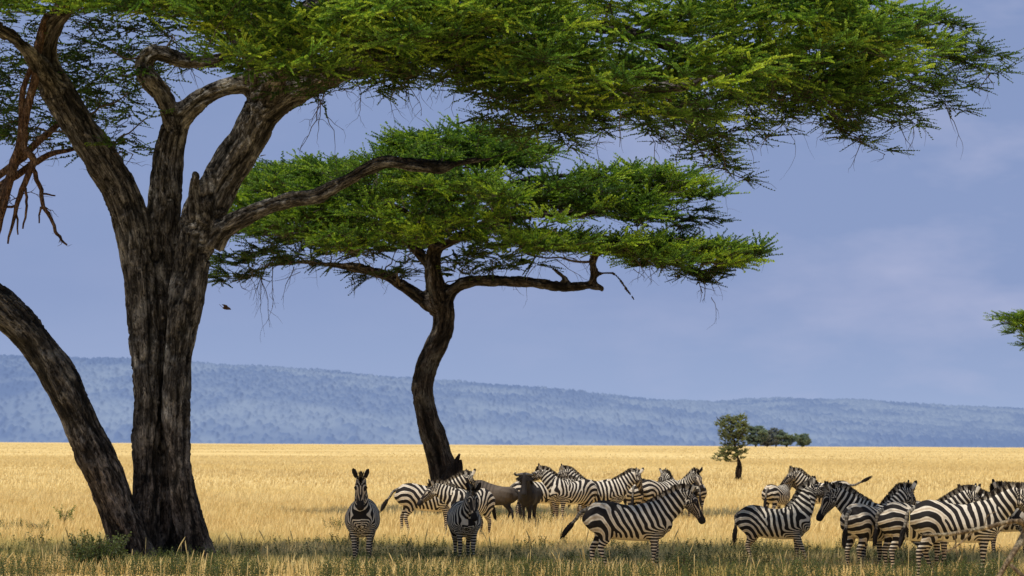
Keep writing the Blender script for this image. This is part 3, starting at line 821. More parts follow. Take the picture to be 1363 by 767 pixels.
    for rows in ([(64, 20, 8, -1.0), (52, 60, 8, -1.0), (45, 110, 7.5, -1.0), (34, 160, 7, -1.0), (32, 195, 6.5, -1), (44, 212, 6, -1), (40, 228, 5.5, -1), (26, 262, 4.5, -1), (18, 292, 3, -1), (10, 325, 1.5, -1)],
                 [(50, 70, 4, -1), (30, 120, 5, -1), (28, 180, 5.5, -1), (16, 225, 7, -1), (8, 262, 6, -1), (-6, 320, 5, -1)],
                 [(40, 215, 4.5, -1), (52, 245, 4, -1), (58, 275, 3.6, -1), (68, 290, 3.2, -1), (76, 312, 2.8, -1), (89, 327, 1.5, -1)],
                 [(36, 175, 5, -.9), (28, 200, 6, -.9), (10, 245, 7, -.9), (-10, 285, 7, -.9)],
                 [(78, 165, 5, .4), (50, 190, 6.5, .4), (24, 215, 6.5, .4), (-10, 240, 6.5, .4)],
                 [(98, 198, 3, .6), (66, 206, 5, .6), (32, 226, 6, .6), (-10, 256, 7, .6)],
                 [(34, 250, 2.4, -1), (36, 275, 2.2, -1), (30, 305, 1.4, -1)], [(58, 258, 1.8, -1), (74, 261, 1.2, -1)], [(54, 275, 1.8, -1), (52, 298, 1.2, -1)],
                 [(20, 275, 2.4, -1), (2, 276, 2, -1)], [(22, 285, 2, -1), (24, 312, 1.2, -1)]):
        l = limb_px(rows, Y, 4); l[:, :3] += R.normal(0, .008, (len(l), 3)); db.sweep(l[:, :3], l[:, 3]*.8, n=8, C=np.array([1.0, .84, .72]))
    for q in [(34, 160), (44, 212), (26, 262), (58, 275), (10, 262), (76, 312), (16, 225), (24, 215), (50, 190)]:
        for k in range(3): twig_chain(db, at(*q, Y-1), norm(R.normal(0, 1, 3)*[1, .5, .6] + [0, 0, -.2]), R.uniform(.12, .45), .012, R, 1, col=(1.0, .82, .7), grav=.05, steps=4, kink=.35)
    o = db.build('dead_limb', M_DEAD, root); recentre(o, base)
build_big_tree()
# ------------------------------------------------------------------ second acacia
T_MID = [spray_template(SPR, .90, 5, 12, .080, .022, 4, .009) for _ in range(6)]
GREEN2 = [(.030, .070, .013), (.105, .205, .022), (.34, .45, .035)]
def build_second_tree():
    R = np.random.default_rng(33)
    base = ground(598, 690); Y = float(base[1])
    root = empty('acacia_tree', base, 0, 'middle flat-topped acacia with an S-bent bare trunk rising behind the zebras', 'tree', 'acacia trees on the plain')
    T = limb_px([(600, 700, 34), (597, 660, 24), (590, 625, 20), (583, 598, 18), (571, 563, 16), (563, 526, 15.5), (566, 495, 15.5), (575, 470, 15), (588, 446, 15), (591, 418, 15), (586, 400, 16), (580, 380, 14), (576, 358, 12), (578, 335, 11), (588, 300, 9), (600, 262, 7), (612, 225, 5)], Y)
    Rr = limb_px([(588, 408, 12), (600, 388, 10), (620, 376, 8.5, -.2), (653, 373, 8, -.5), (706, 376, 7.5, -.9), (751, 382, 7.5, -1.2), (775, 380, 7, -1.4), (795, 382, 5.5, -1.4), (803, 386, 3, -1.4)], Y)
    Rv = limb_px([(786, 380, 6.5, -1.4), (790, 362, 6.3, -1.4), (789, 346, 6, -1.4), (804, 334, 5, -1.5), (870, 330, 4, -1.6), (930, 335, 2.5, -1.8)], Y)
    Ll = limb_px([(583, 412, 12), (566, 400, 9.5), (545, 386, 8.5, .2), (516, 368, 8, .4), (481, 358, 7, .6), (440, 352, 5, .8), (404, 350, 4, 1), (358, 352, 3, 1.1)], Y)
    U1 = limb_px([(578, 335, 8), (620, 312, 7, -.6), (680, 291, 6, -1.2), (740, 284, 5, -1.6), (800, 280, 4, -1.8), (860, 262, 3, -2)], Y)
    U2 = limb_px([(576, 358, 8), (545, 325, 7, .6), (490, 300, 6, 1.2), (430, 288, 5, 1.6), (360, 290, 4, 2)], Y)
    U3 = limb_px([(578, 335, 7), (550, 290, 6, -1.2), (480, 262, 5, -2.2), (400, 252, 4, -3)], Y)
    U4 = limb_px([(588, 300, 7), (640, 262, 6, 1.2), (700, 240, 5, 2.4), (780, 232, 4, 3.2)], Y)
    Ds = [limb_px(r, Y, 4) for r in ([(760, 381, 4, -1.2), (748, 366, 4, -1.2), (734, 356, 2, -1.2)], [(789, 366, 5, -1.4), (803, 363, 2.6, -1.4), (816, 364, 2.3, -1.4), (824, 371, 2.1, -1.4), (834, 385, 1.7, -1.4), (846, 401, .8, -1.4)])]
    limbs = [l - np.array([*base, 0]) for l in (T, Rr, Rv, Ll, U1, U2, U3, U4, *Ds)]
    make_trunk('trunk', limbs, M_BARK2, root, .05, .04, seed=13, freq=.75, holes=[(at(583, 612, Y-.35)-base, np.array([.12, .5, .45]))])
    st = MB()
    for rows in ([(597, 665, 17, -.5), (598, 645, 13, -.55), (603, 625, 7, -.6), (612, 604, 1.2, -.6)], [(603, 660, 13, -.5), (608, 640, 9, -.55), (612, 622, 5, -.6), (613, 612, 2, -.6)], [(588, 650, 9, -.5), (598, 632, 6, -.6), (606, 616, 1.5, -.6)]):
        l = limb_px(rows, Y, 4); l[:, 3] *= 1+.25*vnoise(l[:, :3]*6, 2); st.sweep(l[:, :3], l[:, 3], n=9, C=np.array([.45, .4, .38]))
    recentre(st.build('broken_limb', M_BROKEN, root), base)
    cx = at(650, 300, Y)[0]; Rx, Ry = 8.4, 6.5
    def clumps(poly, n, dlo, dhi, size):
        q = sample_poly(poly, n, R); out = []
        for px, py in q:
            x0 = at(px, py, Y)[0]; D = Ry*math.sqrt(max(0.06, 1-((x0-cx)/Rx)**2)); d = R.uniform(dlo, dhi)*D
            out.append([*at(px, py, Y + d), size*R.uniform(.7, 1.3)])
        return np.array(out)
    Ptop = [(540, 185), (600, 176), (680, 184), (728, 206), (700, 220), (640, 232), (560, 222), (525, 208)]
    Pleft = [(308, 262), (335, 234), (400, 226), (480, 226), (560, 222), (640, 245), (690, 268), (670, 292), (600, 322), (520, 336), (430, 328), (350, 312), (300, 318), (290, 300)]
    Prm = [(745, 245), (800, 226), (860, 230), (930, 240), (958, 258), (940, 272), (890, 280), (860, 298), (800, 290), (745, 282), (700, 262)]
    Prl = [(640, 318), (700, 308), (780, 326), (900, 326), (985, 332), (1002, 341), (965, 356), (942, 361), (880, 352), (840, 345), (780, 338), (700, 335)]
    Pc = [(560, 222), (640, 240), (700, 262), (760, 285), (760, 320), (680, 320), (600, 322), (540, 300)]
    cl = np.vstack([clumps(Ptop, 62, -.6, .6, .75), clumps(Pleft, 225, -1, 1, .75), clumps(Prm, 62, -.8, .6, .7), clumps(Prl, 80, -.8, .7, .65), clumps(Pc, 20, -1, .6, .6)])
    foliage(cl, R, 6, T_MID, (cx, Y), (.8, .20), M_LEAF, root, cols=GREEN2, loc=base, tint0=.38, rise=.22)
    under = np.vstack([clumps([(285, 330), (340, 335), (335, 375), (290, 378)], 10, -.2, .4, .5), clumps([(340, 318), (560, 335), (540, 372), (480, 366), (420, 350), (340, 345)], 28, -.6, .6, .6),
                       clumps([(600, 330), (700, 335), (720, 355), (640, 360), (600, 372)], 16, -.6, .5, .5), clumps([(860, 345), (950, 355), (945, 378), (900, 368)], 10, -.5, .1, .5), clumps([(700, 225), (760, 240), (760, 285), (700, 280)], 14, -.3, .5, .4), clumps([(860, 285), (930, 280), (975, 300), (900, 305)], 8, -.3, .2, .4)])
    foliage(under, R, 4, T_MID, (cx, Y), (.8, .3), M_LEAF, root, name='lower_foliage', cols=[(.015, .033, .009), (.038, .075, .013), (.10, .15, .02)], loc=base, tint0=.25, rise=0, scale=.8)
    mb = MB()
    nodes = np.vstack([l[len(l)//3:] for l in (Rv, Ll, U1, U2, U3, U4)] + [T[-40:]])
    tg = np.vstack([cl[R.permutation(len(cl))[:330]], under])[:, :3] - [0, 0, .08]
    branch_net(tg, nodes, R, mb, r0=.018, rk=.012, sag=.08, col=(.055, .044, .034))
    for k in range(420):
        q = tg[R.integers(0, len(tg))]
        twig_chain(mb, q + R.normal(0, .2, 3), norm(R.normal(0, 1, 3)*[1, 1, .35] + [0, 0, -.2]), R.uniform(.4, 1.1), R.uniform(.008, .014), R, 1, grav=.1, steps=6, col=(.075, .058, .045))
    for (px, py, n, ln, dx) in ((355, 353, 4, 1.7, -.5), (345, 352, 3, 1.2, -.8), (395, 355, 1, 1.0, 0), (590, 392, 3, .5, -.3), (940, 375, 2, .7, .3), (470, 366, 2, .7, -.2), (655, 345, 3, .8, 0)):
        for k in range(n): twig_chain(mb, at(px + R.normal(0, 5), py, Y + .8), norm([dx + R.normal(0, .2), 0, -1]), ln*R.uniform(.6, 1.2), .015, R, 1, grav=.2, steps=7, kink=.2)
    recentre(mb.build('branches', M_TWIG, root), base)
build_second_tree()

# ------------------------------------------------------------------ acacia leaning in from beyond the right edge, young acacia, far bushes
def build_right_tree():
    R = np.random.default_rng(5)
    Y = 230.; g = at(1440, 590, Y); base = np.array([g[0], Y, 0.])
    root = empty('acacia_tree', base, 0, 'distant acacia of which only one leafy bough reaches in at the right edge', 'tree', 'acacia trees on the plain')
    zt = at(1400, 430, Y)[2]
    T = catmull([[*base, .32], [base[0]+.2, Y, zt*.4, .25], [base[0]-.1, Y, zt*.75, .2], [base[0], Y, zt*.98, .12]], 5)
    Bz = limb_px([(1440, 500, 6), (1400, 462, 4), (1362, 440, 3), (1335, 428, 1.5)], Y)
    Bx = limb_px([(1440, 500, 6), (1480, 462, 4), (1530, 436, 2)], Y)
    make_trunk('trunk', [l - np.array([*base, 0]) for l in (T, Bz, Bx)], M_BARK2, root, .08, .04, seed=4, freq=.6)
    q = sample_poly([(1326, 424), (1345, 420), (1400, 416), (1540, 414), (1560, 432), (1480, 440), (1372, 436), (1345, 432)], 70, R)
    cl = np.array([[*at(a, b, Y + R.uniform(-3, 3)), R.uniform(.7, 1.2)] for a, b in q])
    q = sample_poly([(1352, 440), (1400, 436), (1400, 462), (1352, 458)], 8, R)
    cl = np.vstack([cl, [[*at(a, b, Y + R.uniform(-1, 1)), .6] for a, b in q]])
    foliage(cl, R, 6, T_MID, (base[0], Y), (.9, .22), M_LEAF, root, cols=GREEN2, loc=base, tint0=.3, rise=.15, scale=1.1)
    mb = MB(); branch_net(cl[:, :3]-[0, 0, .1], np.vstack([Bz, Bx, T[-6:]]), R, mb, r0=.03, rk=.02); recentre(mb.build('branches', M_TWIG, root), base)
build_right_tree()

T_SMALL = [spray_template(SPR, .55, 4, 6, .12, .04, 3, .012) for _ in range(4)]
def build_young_tree():
    R = np.random.default_rng(6)
    base = ground(983, 640); Y = float(base[1])
    root = empty('young_acacia', base, 0, 'small upright young acacia standing alone on the open plain', 'tree')
    T = limb_px([(983, 642, 4.2), (983, 628, 4.5), (984, 618, 3), (981, 606, 2.2), (978, 592, 2), (975, 575, 1.5), (972, 560, .8)], Y)
    L1 = limb_px([(981, 608, 2), (968, 603, 1.4, .2), (955, 608, .8, .3)], Y); L2 = limb_px([(978, 592, 1.6), (988, 577, 1.2), (991, 565, .7)], Y); L3 = limb_px([(976, 580, 1.4), (962, 566, 1), (953, 554, .7)], Y)
    make_trunk('trunk', [l - np.array([*base, 0]) for l in (T, L1, L2, L3)], M_BARK2, root, .05, .02, seed=4, freq=.9)
    q = np.vstack([sample_poly([(957, 562), (966, 554), (985, 555), (992, 564), (991, 580), (988, 596), (978, 606), (968, 600), (962, 580)], 95, R), sample_poly([(950, 613), (960, 600), (976, 598), (992, 602), (991, 618), (985, 620), (972, 616)], 26, R)])
    cl = np.array([[*at(a, b, Y + R.uniform(-.8, .8)), R.uniform(.4, .7)] for a, b in q])
    foliage(cl, R, 5, T_SMALL, (base[0], Y), (.45, .45), M_LEAF_B, root, cols=[(.11, .125, .07), (.22, .245, .12), (.34, .37, .16)], loc=base, tint0=.35, rise=.5, scale=.5)
    mb = MB(); branch_net(cl[:, :3], np.vstack([T, L1, L2, L3]), R, mb, r0=.012, rk=.012, col=(.06, .05, .04)); recentre(mb.build('branches', M_TWIG, root), base)
build_young_tree()

T_FAR = [spray_template(SPR, 2.6, 4, 6, 1.1, .45, 3, .07) for _ in range(3)]
def far_tree(px, top, w, Y, label, seed, col, py0=593):
    R = np.random.default_rng(seed); base = at(px, 590, Y); base[2] = 0; s = F_PX/Y
    root = empty('bushy_tree', base, 0, label, 'tree', 'bushy trees on the skyline of the plain')
    ht = at(px, top, Y)[2]; W = w/s
    mb = MB()
    for k in range(4):
        a = R.uniform(0, 6.28); mb.sweep(catmull([[0, 0, 0], [math.cos(a)*W*.12, math.sin(a)*W*.12, ht*.3], [math.cos(a)*W*.3, math.sin(a)*W*.3, ht*.7]], 3), [.4]*2 + [.3]*3 + [.16]*2, n=6, C=np.array([.05, .045, .045]))
    mb.build('trunk', M_TWIG, root)
    n = 34; th = R.uniform(0, 6.28, n); rr = np.sqrt(R.uniform(0, 1, n)); z = R.uniform(.12, .95, n)
    prof = np.sqrt(np.clip(1-((z-.55)/.5)**2, .1, 1))
    cl = np.stack([np.cos(th)*rr*W/2*prof, np.sin(th)*rr*W/2*prof, z*ht, R.uniform(.8, 1.3, n)*2.4], 1); cl[:, :3] += base
    foliage(cl, R, 7, T_FAR, (base[0], Y), (.6, .5), M_LEAF_B, root, cols=col, loc=base, tint0=.4, rise=.4, scale=.8)
GF = [(.13, .18, .20), (.19, .25, .22), (.26, .32, .23)]; GD = [(.14, .165, .22), (.19, .21, .25), (.24, .26, .27)]  # leaf colours lifted and blued to stand for distance haze
far_tree(1006, 567, 22, 2550, 'tallest bushy tree of the far row, just right of the young acacia', 1, GF)
far_tree(1021, 575, 18, 2600, 'dark purplish bush second in the far row from the young acacia', 2, GD)
far_tree(1033, 572, 17, 2650, 'greyish bushy tree in the middle of the far row', 3, GD)
far_tree(1047, 576, 20, 2600, 'broad green bush in the far row beside the isolated one', 4, GF)
far_tree(1068, 581, 14, 2620, 'small round bush standing apart at the right end of the far row', 5, GF)
# ------------------------------------------------------------------ plain, grass, hills, sky
def build_ground():
    m, nt, out = mat_new('dry_plain')
    tc = N(nt, 'ShaderNodeTexCoord')
    n1 = N(nt, 'ShaderNodeTexNoise', Scale=.02, Detail=5.0, Roughness=.6); n2 = N(nt, 'ShaderNodeTexNoise', Scale=.35, Detail=6.0, Roughness=.7)
    L(nt, tc, 'Object', n1, 'Vector'); L(nt, tc, 'Object', n2, 'Vector')
    r1 = ramp(nt, [(.35, (.53, .37, .155)), (.5, (.63, .46, .205)), (.65, (.71, .54, .26))]); L(nt, n1, 0, r1, 0)
    r2 = ramp(nt, [(.3, (.86, .85, .80)), (.7, (1.04, 1.04, 1.0))]); L(nt, n2, 0, r2, 0)
    mx = N(nt, 'ShaderNodeMixRGB', blend_type='MULTIPLY'); mx.inputs[0].default_value = 1; L(nt, r1, 0, mx, 1); L(nt, r2, 0, mx, 2)
    b = N(nt, 'ShaderNodeBsdfPrincipled', Roughness=1.0); b.inputs['Specular IOR Level'].default_value = 0
    L(nt, mx, 0, b, 'Base Color'); L(nt, b, 0, out, 0)
    ys = np.concatenate([[-60, 0, 30], np.linspace(60, 400, 60), np.geomspace(420, 9000, 60)]); xs = np.linspace(-1, 1, 61)
    V = []
    for y in ys:
        w = max(60, abs(y)*.45 + 60); V.append(np.stack([xs*w, xs*0 + y, 0*xs], 1))
    V = np.vstack(V); V[:, 2] = np.where(V[:, 1] > 130, vnoise(V*[.03, .02, 1], 3)*np.clip((V[:, 1]-130)/400, 0, 1)*.25, 0)
    i = (np.arange(len(ys)-1)[:, None]*61 + np.arange(60)[None]).ravel()
    tag(mesh_obj('ground', V, [np.stack([i, i+1, i+62, i+61], 1)], m, smooth=True), kind='structure')
build_ground()

M_GRASS = mat_attr('dry_grass', rough=.7, spec=.15, transl=.35)
def blades(n, ylo, yhi, h, w, R, col_lo, col_hi, bend=.35, xm=1.12, heads=0, dens=None, green=None):
    y = np.sqrt(R.uniform(ylo**2, yhi**2, n)); x = R.uniform(-1, 1, n)*(HX/F_PX)*y*xm
    kp = (y > ylo*(1 + .10*R.uniform(0, 1, n)**2)) & (y < yhi*(1 - .22*R.uniform(0, 1, n)**1.5)); x, y = x[kp], y[kp]; n = len(x)
    if dens is not None:
        k = dens(x, y, R); x, y = x[k], y[k]; n = len(x)
    P = np.stack([x, y, 0*x], 1)
    patch = fbm(P*[.45, .22, 1], 4, 3); patch2 = fbm(P*[2.2, 1.1, 1], 6, 2)
    hh = h*R.uniform(.5, 1.15, n)*(1 + .30*patch + .15*patch2)
    a = R.uniform(0, 2*np.pi, n); bd = bend*R.uniform(.1, 1, n)*hh
    bx, by = np.cos(a)*bd + .06*hh, np.sin(a)*bd
    wa = R.uniform(-.9, .9, n); wx, wy = np.cos(wa)*w*R.uniform(.6, 1.3, n), np.sin(wa)*w
    z0 = -.02
    def pt(t, ws): 
        return np.stack([x + bx*t**2 + wx*ws, y + by*t**2 + wy*ws, z0 + hh*t*(1-.15*t)], 1)
    V = np.stack([pt(0, -.5), pt(0, .5), pt(.55, .45), pt(.55, -.45), pt(1, .12), pt(1, -.12)], 1).reshape(-1, 3)
    i = np.arange(n)[:, None]*6; Q = np.vstack([i+np.array([0, 1, 2, 3]), i+np.array([3, 2, 4, 5])])
    c0, c1 = np.array(col_lo), np.array(col_hi)
    c2, c3 = np.array([.80, .60, .26]), np.array([.93, .75, .37]); f_ = sstep(y, 85, 520)[:, None]; c0 = c0*(1-f_) + c2*f_; c1 = c1*(1-f_) + c3*f_
    t = np.clip(.5 + .35*patch + .25*patch2 + R.normal(0, .22, n), 0, 1)[:, None]
    c = c0*(1-t) + c1*t
    big = fbm(np.stack([x*.05, y*.012, 0*x], 1), 31, 3)[:, None]; c = c*(1 + .10*big*np.array([.8, 1, 1.3]))
    if green is not None:
        g = green(x, y, R)[:, None]; c = c*(1-g) + np.array([.30, .31, .08])*g
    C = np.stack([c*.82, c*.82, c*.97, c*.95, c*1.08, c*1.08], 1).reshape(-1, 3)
    return V, [Q], C

def build_grass():
    R = np.random.default_rng(77)
    tr = [(ground(225, 757), 1.0)]
    def gr(x, y, R):
        return sstep(y, 100, 78)*.5*sstep(vnoise(np.stack([x*.5, y*.3, 0*x], 1), 9), -.4, .5) + .25*(R.uniform(0, 1, len(x)) < .12)
    lo, hi = (.72, .51, .20), (.95, .77, .38)
    lo2, hi2 = lo, hi
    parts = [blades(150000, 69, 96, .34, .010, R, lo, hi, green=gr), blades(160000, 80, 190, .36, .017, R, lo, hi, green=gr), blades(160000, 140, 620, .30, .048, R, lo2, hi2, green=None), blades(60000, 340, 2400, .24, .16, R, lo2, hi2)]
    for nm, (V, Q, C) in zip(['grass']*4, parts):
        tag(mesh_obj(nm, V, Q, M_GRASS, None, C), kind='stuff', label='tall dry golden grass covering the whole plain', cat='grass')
    # taller pale stalks with seed heads
    n = 150; y = R.uniform(66, 84, n); x = R.uniform(-1, 1, n)*(HX/F_PX)*y*1.1
    V, Q, C = [], [], []; mb = MB()
    for k in range(n):
        h = R.uniform(.35, .62); a = R.normal(0, .18); d = np.array([math.sin(a), R.normal(0, .1), 1.])
        P = np.array([[x[k], y[k], 0], [x[k]+d[0]*h*.45, y[k]+d[1]*h*.5, h*.6], [x[k]+d[0]*h*1.1, y[k]+d[1]*h, h]])
        c = np.array([.70, .56, .26])*R.uniform(.6, 1.1)
        mb.sweep(catmull(P, 3), [.004, .004, .004, .004, .009, .010, .004], n=4, C=c, cap=False)
    tag(mb.build('grass', M_GRASS, None), kind='stuff', label='pale tall seed stalks rising out of the nearest grass', cat='grass')
build_grass()

# low green herbs under the big crown
def herb_template(R, h=.5, nl=34, leaf=.05, lw=.022):
    mb = MB(); P = catmull([[0, 0, 0], [R.normal(0, .02), R.normal(0, .02), h*.5], [R.normal(0, .05), R.normal(0, .05), h]], 3)
    mb.sweep(P, np.linspace(.006, .003, len(P)), n=3, cap=False)
    t = R.uniform(.12, 1, nl); C = np.stack([np.interp(t, np.linspace(0, 1, len(P)), P[:, i]) for i in range(3)], 1)
    a = R.uniform(0, 6.28, nl); out = norm(np.stack([np.cos(a), np.sin(a), R.uniform(.1, .9, nl)], 1)); wv = norm(np.cross(out, R.normal(0, 1, (nl, 3))))
    C = C + out*R.uniform(0, .06, (nl, 1))*(1.2-t[:, None]); ll = leaf*R.uniform(.5, 1.1, (nl, 1))*(1.25-.6*t[:, None])
    V = np.stack([C, C+out*ll*.5+wv*lw*.6, C+out*ll, C+out*ll*.5-wv*lw*.6], 1).reshape(-1, 3)
    sv = np.vstack(mb.V); sq = np.vstack(mb.Q)+len(V)
    return np.vstack([V, sv]), np.vstack([np.arange(nl*4).reshape(-1, 4), sq]), np.concatenate([np.repeat(t*.8, 4), np.full(len(sv), -1.)])
HT = [herb_template(np.random.default_rng(50+i)) for i in range(8)]
HCOL = [(.032, .048, .022), (.092, .12, .042), (.20, .23, .075)]
def herbs():
    R = np.random.default_rng(51); n = 14000
    y = R.uniform(66.5, 86, n); x = R.uniform(-1.1, 1.1, n)*(HX/F_PX)*y
    p = np.stack([x*.8, y*.5, 0*x], 1); k = (fbm(p*1.3, 12, 3)*1.25 + R.normal(0, .2, n) + sstep(y, 86, 76)*.95 - .60) > 0
    x, y = x[k], y[k]; n = len(x); sc = R.uniform(.35, .9, n)*(.8+.3*fbm(np.stack([x*.8, y*.5, 0*x], 1), 12, 2))
    V, Q, C = stamp(HT, np.stack([x, y, 0*x], 1), R.uniform(0, 6.28, n), R.normal(0, .12, n), sc, R.normal(0, .12, n), R.uniform(.1, .6, n), R, HCOL, stem_col=(.10, .10, .05))
    tag(mesh_obj('ground_herbs', V, [Q], M_LEAF_B, None, C), kind='stuff', label='low dark green leafy herbs in the shade under the big acacia', cat='herbs')
herbs()

def bush(px, F, w, h, label, seed, n=60, cols=HCOL, name='leafy_bush', group=None, tint=.35):
    R = np.random.default_rng(seed); base = ground(px, F)
    root = empty(name, base, 0, label, 'bush', group)
    a = R.uniform(0, 6.28, n); r = np.sqrt(R.uniform(0, 1, n))*w/2
    pos = np.stack([np.cos(a)*r, np.sin(a)*r, R.uniform(0, .25, n)*h], 1)
    lean = r/w*1.1
    V, Q, C = stamp(HT, pos, a, lean*0 - R.uniform(.0, .5, n)*0, np.full(n, h/.55)*R.uniform(.6, 1.1, n), R.normal(0, .25, n), R.uniform(tint-.25, tint+.3, n), R, cols, stem_col=(.08, .07, .04))
    mesh_obj('foliage', V, [Q], M_LEAF_B, root, C)
    mb = MB()
    for k in range(6):
        t = R.uniform(0, 6.28); mb.sweep(catmull([[0, 0, -.02], [math.cos(t)*w*.15, math.sin(t)*w*.15, h*.4], [math.cos(t)*w*.35, math.sin(t)*w*.35, h*.8]], 3), np.linspace(.012, .004, 7), n=5, C=np.array([.07, .055, .035]))
    mb.build('stem', M_TWIG, root)
bush(133, 764, .95, .62, 'dark leafy bush at the foot of the leaning trunk', 1, 110)
bush(12, 712, .8, .35, 'scrubby grey-green shrub at the left edge of the plain', 2, 40, tint=.5, group='shrubs in the golden grass')
bush(54, 712, .7, .32, 'low sparse shrub between the left edge and the leaning trunk', 3, 30, tint=.5, group='shrubs in the golden grass')
bush(86, 700, .35, .5, 'single slim bright green plant left of the leaning trunk', 4, 14, cols=[(.06, .10, .02), (.12, .19, .03), (.2, .28, .05)], tint=.5, group='shrubs in the golden grass')
bush(653, 698, .9, .35, 'green shrub below the tail of the walking wildebeest', 5, 40, tint=.4, group='shrubs in the golden grass')
bush(712, 702, .9, .42, 'green shrub around the feet of the facing wildebeest', 6, 40, tint=.4, group='shrubs in the golden grass')
bush(450, 712, .6, .4, 'thin shrub just left of the frontal zebra', 7, 18, tint=.5, group='shrubs in the golden grass')
bush(914, 772, .5, .5, 'tall weedy plant beneath the muzzle of the grey-lit zebra in profile', 8, 16, tint=.3)

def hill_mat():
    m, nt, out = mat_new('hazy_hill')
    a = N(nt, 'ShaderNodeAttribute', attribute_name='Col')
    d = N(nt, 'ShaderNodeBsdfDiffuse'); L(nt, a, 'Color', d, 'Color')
    e = N(nt, 'ShaderNodeEmission', Strength=1.0); e.inputs[0].default_value = (.16, .225, .415, 1)  # bluish glow mixed into the hills, painting in the distance haze
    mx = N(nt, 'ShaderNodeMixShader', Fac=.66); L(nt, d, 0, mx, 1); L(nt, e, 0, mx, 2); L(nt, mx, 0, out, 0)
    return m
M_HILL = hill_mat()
def hill(prof, Y0, Y1, bump, seed, nu=1300, nv=150, shade=None, x0=-140, x1=1500, under=8):
    px = np.linspace(x0, x1, nu); v = np.linspace(0, 1, nv)
    PX, VV = np.meshgrid(px, v); top = np.interp(PX, [a for a, b in prof], [b for a, b in prof])
    Yd = Y0 + (Y1-Y0)*VV**1.1
    X = (PX-HX)/F_PX*(Y0*.5+Y1*.5)
    rid = CAM_H - (-(PX-HX)*math.sin(ROLL) + (top-HY)*math.cos(ROLL))/F_PX*Y1
    Z = -under + (rid+under)*np.sin(VV*np.pi/2)**.85
    P = np.stack([X, Yd*1.0, Z*3], -1).reshape(-1, 3)
    sc = 1/3.4
    n1 = fbm(P*sc*[1, .35, .55], seed, 2); n2 = fbm(P*sc*[.055, .023, .055], seed+3, 3)
    tree = sstep(n1, .0, .55)
    edge = sstep(VV.ravel(), 0, .08)
    Zf = Z.ravel() + tree*bump*edge*(1 + .6*sstep(n1, .5, .9)) + n2*3.0*edge*(VV.ravel()*.8)
    V = np.stack([X.ravel(), Yd.ravel(), Zf], 1)
    c_light = np.array([.33, .40, .46]); c_dark = np.array([.13, .19, .31])  # bluish tones, part of the painted haze
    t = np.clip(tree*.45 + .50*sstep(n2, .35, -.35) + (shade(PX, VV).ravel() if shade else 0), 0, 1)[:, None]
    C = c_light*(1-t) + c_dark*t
    i = (np.arange(nv-1)[:, None]*nu + np.arange(nu-1)[None]).ravel()
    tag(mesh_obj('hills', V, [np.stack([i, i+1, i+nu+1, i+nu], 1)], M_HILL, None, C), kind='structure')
sh1 = lambda px, v: .55*sstep(px, 190, 20) + .35*sstep(v, .8, .98) + .55*sstep(px, 1080, 1250)*sstep(v, .75, .2) + .35*sstep(v, .10, .0)  # shade at the left end, darker ridge and base, painted as colour
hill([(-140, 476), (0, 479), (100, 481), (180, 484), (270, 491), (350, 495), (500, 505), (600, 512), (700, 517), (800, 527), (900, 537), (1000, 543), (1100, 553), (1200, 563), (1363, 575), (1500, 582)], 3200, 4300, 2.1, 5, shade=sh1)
hill([(700, 560), (850, 548), (930, 541), (1000, 537), (1040, 535), (1085, 533), (1130, 535), (1200, 536), (1280, 541), (1363, 545), (1500, 549)], 4600, 6200, 2.4, 9, nu=900, nv=110, x0=650, shade=lambda px, v: .25*sstep(v, .7, .98))

